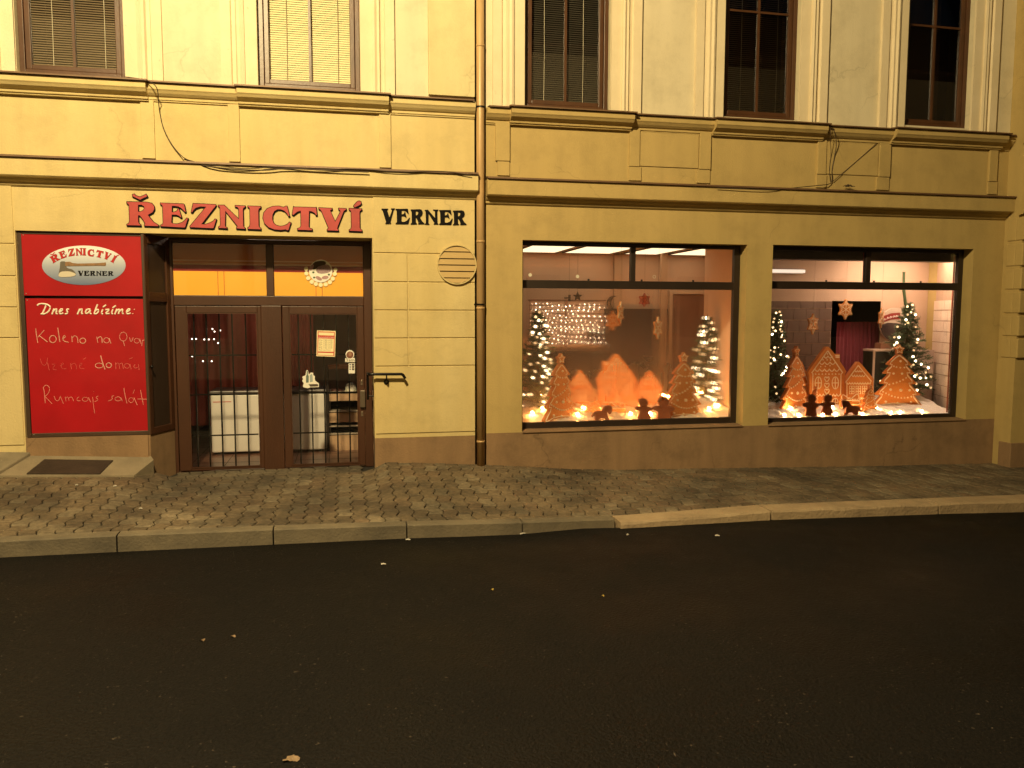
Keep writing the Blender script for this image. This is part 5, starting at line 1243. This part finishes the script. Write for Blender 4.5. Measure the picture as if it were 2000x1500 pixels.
def gb_house(kind, dst, Y, label, flip=False, r=.0055, th=.06):
    if kind == 'big':
        src = (780, 1430, 150, 1110); out = [(1085,155),(1110,150),(1135,155),(1240,268),(1432,520),(1425,545),(1408,562),(1385,1110),(800,1110),(803,572),(783,560),(780,532)]
    else:
        src = (105, 660, 160, 900); out = [(345,165),(365,160),(390,168),(655,425),(660,450),(650,470),(652,900),(122,900),(120,510),(105,490),(108,430)]
    f = mapper(src, dst, Y, flip); m_ = lambda l: [f(a, b) for a, b in l]
    c = f((src[0]+src[1])/2, src[3])
    t = thing('gingerbread_house', (c[0], Y, c[1]), label, 'gingerbread house', 'gingerbread houses')
    m = MB(); m.prism([smoothpts(m_(out), 1, True)], Y, Y+th, 0, 1)
    m.build('cookie', [GB, GBE], t)
    if kind == 'big':
        ch = MB(); ch.prism([m_([(1225,262),(1328,262),(1330,430),(1225,300)])], Y+.012, Y+.05, 0, 1); co = ch.build('chimney', [GB, GBE], t)
    m = MB(); S_ = lambda l, cl=False, sm=0, rr=r: stroke(m, m_(l), Y-.003, rr, 0, 5, cl, sm)
    def dot(x, z, rr): q = f(x, z); m.ball((q[0], Y-.002, q[1]), rr, n=7, k=4)
    if kind == 'big':
        S_([(1110,215),(1365,548),(1345,562)]); S_([(1110,215),(838,552),(860,566)]); S_([(858,562),(852,1090)]); S_([(1338,562),(1325,1090)])
        S_(scall(1045,1185,290,2,36)); S_(scall(965,1240,385,3,36)); S_(scall(888,1305,490,5,36)); S_(scall(862,1322,872,8,32))
        for x in range(8): dot(905+x*57, 568, .010)
        for a in ((1105,262),(1032,350),(1100,352),(1160,352),(990,455),(1070,450),(1150,440)): dot(*a, .010)
        for cx in (950, 1240):
            S_(circ(cx, 702, 54, 92, 18), True); S_([(cx, 615), (cx, 790)]); S_([(cx-50, 702), (cx+50, 702)])
        for hz in (648, 742, 832): S_(heart(1096, hz, 46), True, 1)
        S_([(1000,1105),(1010,1020),(1040,960),(1095,928),(1150,960),(1185,1020),(1190,1105)], False, 1)
        S_(circ(1240, 1000, 48, 62, 16), True); S_([(1240, 942), (1240, 1060)]); S_([(1195, 1000), (1285, 1000)])
        S_([(1240,290),(1310,290)]); S_([(1245,312),(1310,312)])
    else:
        S_([(355,220),(608,470),(590,495)]); S_([(355,220),(110,488),(140,515)]); S_([(135,515),(135,870)]); S_([(588,500),(586,870)])
        S_(scall(288,435,300,3,22)); S_(scall(228,485,370,5,28)); S_(scall(135,595,492,9,26)); S_(scall(150,580,765,9,-22)); S_([(150,735),(580,735)])
        for cx in (230, 355, 480):
            S_([(cx-45,548),(cx+45,548),(cx+45,672),(cx-45,672)], True); S_([(cx,548),(cx,672)]); S_([(cx-45,590),(cx+45,590)]); S_([(cx-45,632),(cx+45,632)])
    m.build('icing', [ICE], t)
    return t
def man_shape():
    h = circ(838, 1042, 76, 78, 20, 62, -242)
    return [(770,1105),(705,1128),(680,1150),(693,1182),(748,1206),(740,1262),(722,1372),(790,1375),(820,1340),(850,1375),(922,1372),(915,1262),(906,1206),(962,1178),(986,1150),(972,1126),(905,1108)]+h
def girl_shape():
    h = circ(1115, 1046, 68, 70, 14, 235, 140)
    return [(1080,1108),(1020,1130),(985,1146),(990,1172),(1050,1184),(1035,1240),(1008,1310),(1042,1318),(1042,1368),(1098,1368),(1100,1325),(1118,1325),(1120,1368),(1178,1368),(1178,1316),(1206,1308),(1188,1240),(1172,1180),(1226,1170),(1245,1135),(1232,1110),(1200,1112),(1155,1105),(1180,1075),(1190,1020),(1182,976),(1160,995),(1128,958),(1105,985),(1068,995),(1050,1035),(1055,1080)]
HORSE = [(1365,1096),(1395,1078),(1440,1078),(1480,1092),(1508,1128),(1522,1165),(1600,1172),(1655,1180),(1678,1212),(1702,1268),(1680,1276),(1655,1242),(1645,1255),(1640,1360),(1588,1360),(1578,1305),(1535,1286),(1482,1292),(1452,1330),(1402,1322),(1428,1268),(1442,1200),(1434,1186),(1418,1198),(1408,1226),(1384,1222),(1366,1180),(1357,1130)]
def gb_figure(name, shape, dst, Y, label, cat, detail=None, flip=False):
    xs = [p[0] for p in shape]; zs = [p[1] for p in shape]; f = mapper((min(xs), max(xs), min(zs), max(zs)), dst, Y, flip)
    c = f((min(xs)+max(xs))/2, max(zs)); t = thing(name, (c[0], Y, c[1]), label, cat)
    l = [f(a, b) for a, b in shape]
    m = MB(); m.prism([smoothpts(l, 1, True)], Y, Y+.024, 0); m.build('cookie', [GBD], t)
    m = MB(); stroke(m, smoothpts(offset(l, -.012), 1, True), Y-.001, .0030, 0, 4, True, 0)
    for a, b, rr in (detail or []): q = f(a, b); m.ball((q[0], Y, q[1]), rr, n=6, k=4)
    m.build('icing', [mat('thin_icing', (.42, .18, .10), .7)], t)
YG = .275
MD = [(832,1172,.009),(828,1245,.009),(815,1030,.005),(862,1030,.005)]; GD = [(1105,1195,.007),(1105,1232,.007),(1095,1050,.005),(1130,1050,.005)]
gb_tree(1553, 674, 803, .60, R(27), 'gingerbread tree turned sideways at the left of the right window', 1.12)
gb_tree(1752, 671, 796, .62, R(-18), 'largest gingerbread tree, standing right of the gingerbread houses in the right window', 1.10, r=.0085)
gb_tree(1699, 750, 808, .42, R(0), 'small gingerbread tree behind the rocking horse in the right window', .95, r=.0035)
gb_tree(1594, 754, 800, .48, R(40), 'tiny gingerbread tree behind the gingerbread man in the right window', .95, r=.003)
gb_house('small', (1554, 1579.5, 706, 800), .85, 'narrow gingerbread house half hidden behind the sideways gingerbread tree')
gb_house('big', (1578.5, 1653, 677, 800), .72, 'tall gingerbread house with three icing hearts and a chimney', r=.0072)
gb_house('small', (1651, 1706.5, 706.5, 797), .68, 'smaller gingerbread house with three square icing windows in the right window', r=.0064)
gb_figure('gingerbread_man', man_shape(), (1567, 1603, 770, 815.5), YG, 'dark gingerbread man standing in front of the tall heart house', 'gingerbread figure', MD)
gb_figure('gingerbread_girl', girl_shape(), (1602, 1632, 769, 814), YG+.02, 'dark gingerbread girl with bow and skirt in the right window', 'gingerbread figure', GD)
gb_figure('gingerbread_horse', HORSE, (1643.5, 1683, 782, 814), YG+.01, 'dark gingerbread horse facing left in the right window', 'gingerbread figure')
def gift(dst, Y, label, flip=False):
    f = mapper((10, 400, 765, 1160), dst, Y, flip); L = lambda l: [f(a, b) for a, b in l]; c = f(200, 1160)
    t = thing('gingerbread_gift', (c[0], Y, c[1]), label, 'gingerbread gift')
    m = MB(); m.prism([L([(12,908),(388,905),(400,1030),(385,1155),(60,1160),(10,1040)])], Y, Y+.03); m.prism([smoothpts(L([(180,880),(20,905),(20,820),(55,785),(110,825)]), 1, True)], Y+.001, Y+.031); m.prism([smoothpts(L([(200,880),(375,890),(372,810),(325,766),(265,820)]), 1, True)], Y+.001, Y+.031); m.build('cookie', [GB], t)
    m = MB()
    for l in ([(35,895),(30,825),(55,798),(105,835),(160,885)], [(355,882),(355,815),(325,782),(270,830),(215,880)], [(225,925),(375,920),(380,995),(225,1000)], [(20,915),(380,910)], [(15,1045),(60,1150)]): stroke(m, L(l), Y-.003, .0065, 0, 5, False, 1)
    m.build('icing', [ICE], t)
gift((1642, 1681.5, 767, 806), .46, 'gingerbread gift with a big bow behind the dark horse in the right window')
# the misted left window
gb_tree(1096, 688, 822, .30, R(30), 'misted gingerbread tree next to the left fir in the left window', 1.0)
gb_tree(1334, 686, 818, .34, R(12), 'misted gingerbread tree next to the right fir in the left window', 1.06)
gb_tree(1160, 756, 818, .50, R(0), 'small misted gingerbread tree between the left houses of the left window', .95, r=.0035)
gb_house('small', (1112, 1158, 722, 812), .85, 'blurred gingerbread house right of the left gingerbread tree')
gb_house('big', (1166, 1244, 691, 814), .78, 'blurred tall gingerbread house in the middle of the misted left window', True)
gb_house('small', (1243, 1294, 724, 810), .82, 'blurred gingerbread house behind the misted dark figures', True)
gb_figure('gingerbread_horse', HORSE, (1155, 1196, 792, 825), .206, 'dark gingerbread horse facing right in the misted left window', 'gingerbread figure', None, True)
gb_figure('gingerbread_girl', girl_shape(), (1240.5, 1275, 776, 824.5), .207, 'dark gingerbread girl silhouette in the misted left window', 'gingerbread figure', None, True)
gb_figure('gingerbread_man', man_shape(), (1274, 1318.5, 775.5, 824.5), .206, 'dark round headed gingerbread man silhouette in the misted left window', 'gingerbread figure', [(832,1172,.009),(828,1245,.009)], True)
gift((1186, 1222, 783, 820), .48, 'misted gingerbread gift right of the horse in the left window', True)
# hanging snowflake cookies
def flake(px, py, h, Y, rot, label, grp='hanging snowflake cookies', m_=None, zt_=None, ic=None):
    c = P(px, py, Y); ro = h/2*(9+Y)/FPX*1.02
    t = thing('snowflake_cookie', (c.x, Y, c.z), label, 'snowflake cookie', grp)
    T = frame_fn(c, rot, Y); pts = []
    for i in range(12):
        a = R(90+30*i); rr = ro if i % 2 == 0 else ro*.52; pts.append((rr*math.cos(a), c.z+rr*math.sin(a)))
    m = MB(); place(m, [smoothpts(pts, 1, True)], T, 0, .014, 0); m.build('cookie', [m_ or GB], t)
    m = MB(); pstroke(m, offset(pts, -.013), T, .0042, closed=True, sm=0)
    for i in range(6):
        a = R(90+60*i); u = lambda k, b=0: (k*ro*math.cos(a+b), c.z+k*ro*math.sin(a+b))
        pstroke(m, [(0, c.z), u(.72)], T, .0036, sm=0); pstroke(m, [u(.45, .25), u(.34), u(.45, -.25)], T, .003, sm=0)
    m.build('icing', [ic or ICE], t)
    m = MB(); m.tube([(c.x, Y+.005, c.z+ro*.95), (c.x, Y+.005, zt_ or 2.6)], .0012, 4); m.build('thread', mat('thread', (.12, .08, .06), .8), t)
flake(1588.5, 633, 51, .42, R(26), 'hanging snowflake cookie lowest of three in the right window, above the tall house')
flake(1652, 604.5, 50, .42, R(10), 'hanging snowflake cookie facing the street in the middle of the right window')
flake(1722, 621, 50, .42, R(38), 'hanging snowflake cookie turned edge-on beside the bushy fir')
flake(1212.5, 610.5, 53, .36, R(54), 'hanging edge-on snowflake cookie left of the middle in the misted window')
flake(1285, 640.5, 53, .36, R(47), 'hanging edge-on snowflake cookie near the inner door in the left window')
RDC = mat('red_ornament', (.30, .04, .025), .6)
flake(1259, 586, 32, 1.3, R(10), 'dim red snowflake ornament hanging at the top of the left window', None, RDC, None, mat('red_icing', (.45, .16, .10), .6))
flake(1197, 626, 46, 1.0, R(20), 'orange blurred snowflake hanging behind the edge-on cookie in the left window', None)
SIL = mat('black_ornament', (.012, .008, .008), .8)
def orn(kind, px, py, Y, h, label):
    c = P(px, py, Y); s = h/2*(9+Y)/FPX; m = MB()
    if kind == 'moon':
        a = circ(c.x, c.z, s, s, 20, 75, 285); b = circ(c.x+s*.45, c.z, s*.88, s*.95, 16, 265, 95); m.prism([a+b], Y, Y+.02)
    elif kind == 'star': m.prism([star5(c.x, c.z, s, s*.45)], Y, Y+.02)
    else: m.tube([(c.x, Y, c.z+s), (c.x, Y, c.z-s)], [s*.4, s*.4], 10); m.tube([(c.x-s*1.6, Y, c.z), (c.x, Y, c.z)], .012, 6)
    m.tube([(c.x, Y+.01, c.z+s*.8), (c.x, Y+.01, 2.6)], .0015, 4)
    tag(m.build(kind+'_ornament' if kind != 'spot' else 'wall_spotlight', SIL), label, 'ornament' if kind != 'spot' else 'spotlight')
orn('moon', 1199.5, 592, 1.6, 30, 'black crescent moon ornament hanging in the left window'); orn('star', 1128.5, 579, 1.6, 20, 'black star ornament hanging above the fairy light panel'); orn('spot', 1112, 582, 1.9, 13, 'black lamp head above the fairy light panel')
for px, py, w_ in ((1035.5, 537, 0), (1128, 540, 1), (1278, 540.5, 2)):
    c = P(px, py, YF+.027); m = MB(); ls = [circ(c.x, c.z, .021, n=18)]
    if w_ == 2: ls.append(circ(c.x, c.z, .015, n=18))
    m.prism(ls, YF+.0262, YF+.0275); tag(m.build('round_sticker', mat('sticker_cream', (.60, .55, .45), .5)), ['small round pale sticker at the left corner of the left top pane', 'small round pale sticker in the middle of the left top pane', 'faint ring sticker on the right top pane of the left window'][w_], 'sticker')
# right window furnishings
curtain(1632, 1714, 1.75, 628, 812, (.20, .030, .045), 'burgundy curtain hanging in the dark doorway of the right window', 'curtain', 11, .025)
t = thing('display_fridge', P(1735, 790, 1.1), 'pale framed fridge with dark glass behind the largest gingerbread tree', 'fridge')
x0, x1, zt_ = PX(1703, 720, 1.12), PX(1778, 720, 1.12), PZ(1735, 682, 1.12); PALE = mat('pale_enamel', (.62, .48, .38), .4)
m = MB(); m.box(x0, x1, 1.12, 1.33, .02, zt_-.031); m.build('body', mat('fridge_dark', (.045, .04, .03), .3, var=.4, vscale=7), t)
m = MB(); m.box(x0-.01, x1+.01, 1.09, 1.33, zt_-.03, zt_); m.box(x0, x0+.03, 1.10, 1.119, .02, zt_-.031); m.build('frame', PALE, t)
m = MB(); m.box(PX(1781, 740, 1.0), PX(1822, 740, 1.0), 1.0, 1.3, .02, PZ(1800, 684, 1.0)); tag(m.build('pale_cupboard', mat('lilac_cupboard', (.50, .38, .33), .5, var=.06)), 'plain pale cupboard beside the cream tiles in the right window', 'cupboard', None)
m = MB(); m.box(PX(1716, 675, 1.25), PX(1738, 675, 1.25), 1.2, 1.34, zt_+.002, PZ(1727, 670, 1.25)); tag(m.build('wooden_box', mat('box_wood', (.24, .11, .06), .6)), 'small brown wooden box on top of the pale fridge', 'box')
YR = 1.29; c = P(1748, 634, YR); rr = .245
t = thing('round_wall_sign', (c.x, YR, c.z), 'round white and dark wall sign with a red band behind the bushy fir', 'sign')
m = MB(); m.prism([circ(c.x, c.z, rr, n=40)], YR, YR+.03); m.build('disc', mat('sign_cream', (.46, .38, .31), .4), t)
m = MB(); m.prism([[(c.x-rr*.985, c.z-.005), (c.x-rr*.5, c.z+.03), (c.x+rr*.1, c.z+.02), (c.x+rr*.98, c.z-.02)]+list(reversed(circ(c.x, c.z, rr*.99, rr*.99, 24, 182, 356)))], YR-.004, YR-.0005); m.build('dark_half', mat('sign_dark', (.035, .022, .022), .15, coat=.5), t)
m = MB(); m.prism([[(c.x-rr*.98, c.z+.035), (c.x-rr*.80, c.z+.125), (c.x-rr*.3, c.z+.165), (c.x+rr*.3, c.z+.175), (c.x+rr*.3, c.z+.085), (c.x-rr*.3, c.z+.075), (c.x-rr*.8, c.z+.035)]], YR-.006, YR-.0045); m.build('red_band', REDK, t)
m = MB()
for i, (u, v) in enumerate(((-.72, .075), (-.52, .098), (-.32, .110), (-.10, .118), (.08, .122))): xx = c.x+u*rr; stroke(m, [(xx-.012, c.z+v-.02), (xx-.004, c.z+v+.024), (xx+.010, c.z+v-.016), (xx+.022, c.z+v+.010)], YR-.007, .004, 0, 4)
m.build('white_script', WHT, t)
# glowing dots stand in for lights reflected in the fixed door pane
pts = [(375,662),(383,662),(399,663),(408,663),(418,662.5),(426,670),(415,642.5),(430,645.5),(419,647.5),(375.5,696),(396.5,705.5),(405,705.5),(413.5,705.5),(430,705.5)]
light_string([tuple(P(a, b, .70)) for a, b in pts], .008, emis('reflection_dot', (1, .86, .66), 5.0), 'few tiny white dots standing in for lights reflected in the fixed door pane', wire=False)
# ---------------------------------------------------------------- litter and leaves on the ground
def rz(X, Y): return road_z(X, YK(X)-KW(X)+.03-Y)
def onroad(px, py):
    p = G(px, py, -.1)
    for _ in range(6): p = G(px, py, rz(p.x, p.y))
    return p
def onpave(px, py):
    p = G(px, py, 0)
    for _ in range(8): p = G(px, py, ZP(p.x, p.y))
    return p
rng = random.Random(9)
LEAF = mat('dry_leaf', (.17, .11, .06), .8, var=.3, vscale=60); YLF = mat('yellow_leaf', (.42, .30, .06), .8, var=.3); BUTT = mat('white_paper', (.42, .39, .34), .8)
def leaf(px, py, s, m_, label, grp=None):
    p = onroad(px, py); m = MB(); n = 16; vs = [(p.x, p.y, p.z+.010)]
    for i in range(n): a = 2*math.pi*i/n; r_ = s*(1+.28*math.sin(3*a+px)+.18*math.sin(7*a)); vs.append((p.x+r_*1.15*math.cos(a), p.y+r_*.8*math.sin(a), p.z+.006+.006*math.sin(2*a)))
    m.add(vs, [(0, 1+i, 1+(i+1) % n) for i in range(n)])
    tag(m.build('leaf', m_), label, 'leaf', grp)
leaf(568, 1484, .028, LEAF, 'crumpled dry brown leaf on the dark asphalt near the bottom of the photo')
leaf(961, 1153, .010, YLF, 'small yellow leaf on the asphalt below the middle of the kerb'); leaf(1177, 1165, .008, YLF, 'small yellow leaf on the asphalt right of the other small yellow leaf')
leaf(455, 1244, .012, LEAF, 'tiny brown leaf on the asphalt below the shop door'); leaf(396, 1252, .010, LEAF, 'tiny dull leaf on the asphalt left of the tiny brown leaf')
def scrap(px, py, l, label, on, grp='white paper scraps'):
    p = on(px, py); a = rng.uniform(-.4, .4); m = MB(); d = Vector((math.cos(a), math.sin(a), 0))*l/2
    m.tube([p-d+Vector((0, 0, .008)), p+Vector((0, 0, .011)), p+d+Vector((0, 0, .008))], [.006, .008, .005], 6)
    tag(m.build('paper_scrap', BUTT), label, 'litter', grp)
for px, py, l, lab in ((597, 1058, .03, 'white scrap on the asphalt by the kerb below the door'), (672, 1055, .045, 'white scrap by the kerb below the right door leaf'), (797, 1056, .04, 'white scrap by the kerb joint below the vent'), (1021, 1044, .055, 'long white scrap by the kerb joint near the drainpipe'), (1401, 1048, .04, 'white scrap on the asphalt below the left shop window'), (749, 1104, .035, 'white scrap on the open asphalt left of the yellow leaves'), (1226, 1046, .02, 'tiny white scrap on the asphalt below the start of the granite kerb')):
    scrap(px, py, l, lab, onroad)
for px, py, l, lab in ((275, 995, .03, 'pale scrap on the paving below the red boards, nearest the kerb'), (150, 949, .025, 'pale scrap on the paving left below the red boards'), (225, 951, .03, 'pale scrap on the paving right below the cellar cover')):
    scrap(px, py, l, lab, onpave)
# ---------------------------------------------------------------- street lamp that lights the facade
LX, LY, LZ = -1.6, -6.8, 7.5
lp = thing('street_lamp', (LX-.6, -10.6, -.3), 'tall grey street lamp with a long arm across the road', 'street lamp')
STEEL = mat('galvanised_steel', (.22, .22, .21), .45, metal=.7)
m = MB(); m.tube([(LX-.6, -10.6, -.6), (LX-.6, -10.6, 4), (LX-.6, -10.6, LZ+.1)], [.08, .07, .05], 14); m.build('pole', STEEL, lp, smooth=True)
m = MB(); m.tube(smoothpts([(LX-.6, -10.6, LZ), (LX-.55, -10.2, LZ+.45), (LX-.3, -8.5, LZ+.5), (LX, LY-.3, LZ+.22)], 2), .035, 10); m.build('arm', STEEL, lp, smooth=True)
m = MB(); m.exx([(LY-.45, LZ+.14), (LY-.2, LZ+.28), (LY+.3, LZ+.22), (LY+.34, LZ+.10), (LY+.30, LZ+.10), (LY-.40, LZ+.10)], LX-.14, LX+.14); m.build('lamp_head', STEEL, lp, bevel=.02)
m = MB(); m.ball((LX, LY, LZ+.09), .06, n=12, k=8, sz=.5); m.build('lamp_bulb', emis('sodium_bulb', (1, .66, .26), 20), lp)
ld = bpy.data.lights.new('sodium_light', 'POINT'); ld.energy = 5900; ld.color = (1.0, .775, .395); ld.shadow_soft_size = .22
lo = bpy.data.objects.new('sodium_light', ld); COL.objects.link(lo); lo.location = (LX, LY+.05, LZ-.02)
lo.rotation_euler = (Vector((2.0, 0, 4.4))-Vector(lo.location)).to_track_quat('-Z', 'Y').to_euler()
op = thing('facing_house', (2, -13, -.2), 'dim grey house across the road, seen only as a reflection in the dark panes', 'house')
m = MB(); m.box(-24, 28, -20, -13, -1, 9.0); m.build('wall', mat('grey_render', (.33, .27, .19), .9, var=.15, vscale=.6), op)
m = MB(); m.exx([(-12.4, 9.003), (-12.4, 9.1), (-16.5, 12), (-20.4, 9.003)], -24.3, 28.3); m.build('roof', mat('roof_tiles', (.10, .05, .035), .8), op)
for i in range(9):
    for zz in (1.0, 5.2):
        m = MB(); x = -18+i*4.6; m.box(x, x+1.2, -13.01, -12.96, zz, zz+2.0); wn = m.build('window', mat('far_frame', (.3, .26, .2), .6), op); m = MB(); m.box(x+.1, x+1.1, -12.958, -12.95, zz+.1, zz+1.9); m.build('pane', mat('far_pane', (.01, .01, .012), .1), wn)
# ---------------------------------------------------------------- sky
w = bpy.data.worlds.new('World'); S.world = w; w.use_nodes = True; nt = w.node_tree; nt.nodes.clear()
o = nt.nodes.new('ShaderNodeOutputWorld'); bg = nt.nodes.new('ShaderNodeBackground'); sk = nt.nodes.new('ShaderNodeTexSky')
sk.sky_type = 'NISHITA'; sk.sun_disc = False; sk.sun_elevation = R(-4); sk.sun_rotation = R(160)
bg.inputs[1].default_value = .06
nt.links.new(sk.outputs[0], bg.inputs[0]); nt.links.new(bg.outputs[0], o.inputs[0])
S.view_settings.view_transform = 'Standard'; S.view_settings.look = 'None'; S.view_settings.exposure = 0; S.view_settings.gamma = 1
S.cycles.use_denoising = True; S.cycles.max_bounces = 10; S.cycles.transparent_max_bounces = 12; S.cycles.sample_clamp_indirect = 4
S.cycles.caustics_reflective = False; S.cycles.caustics_refractive = True
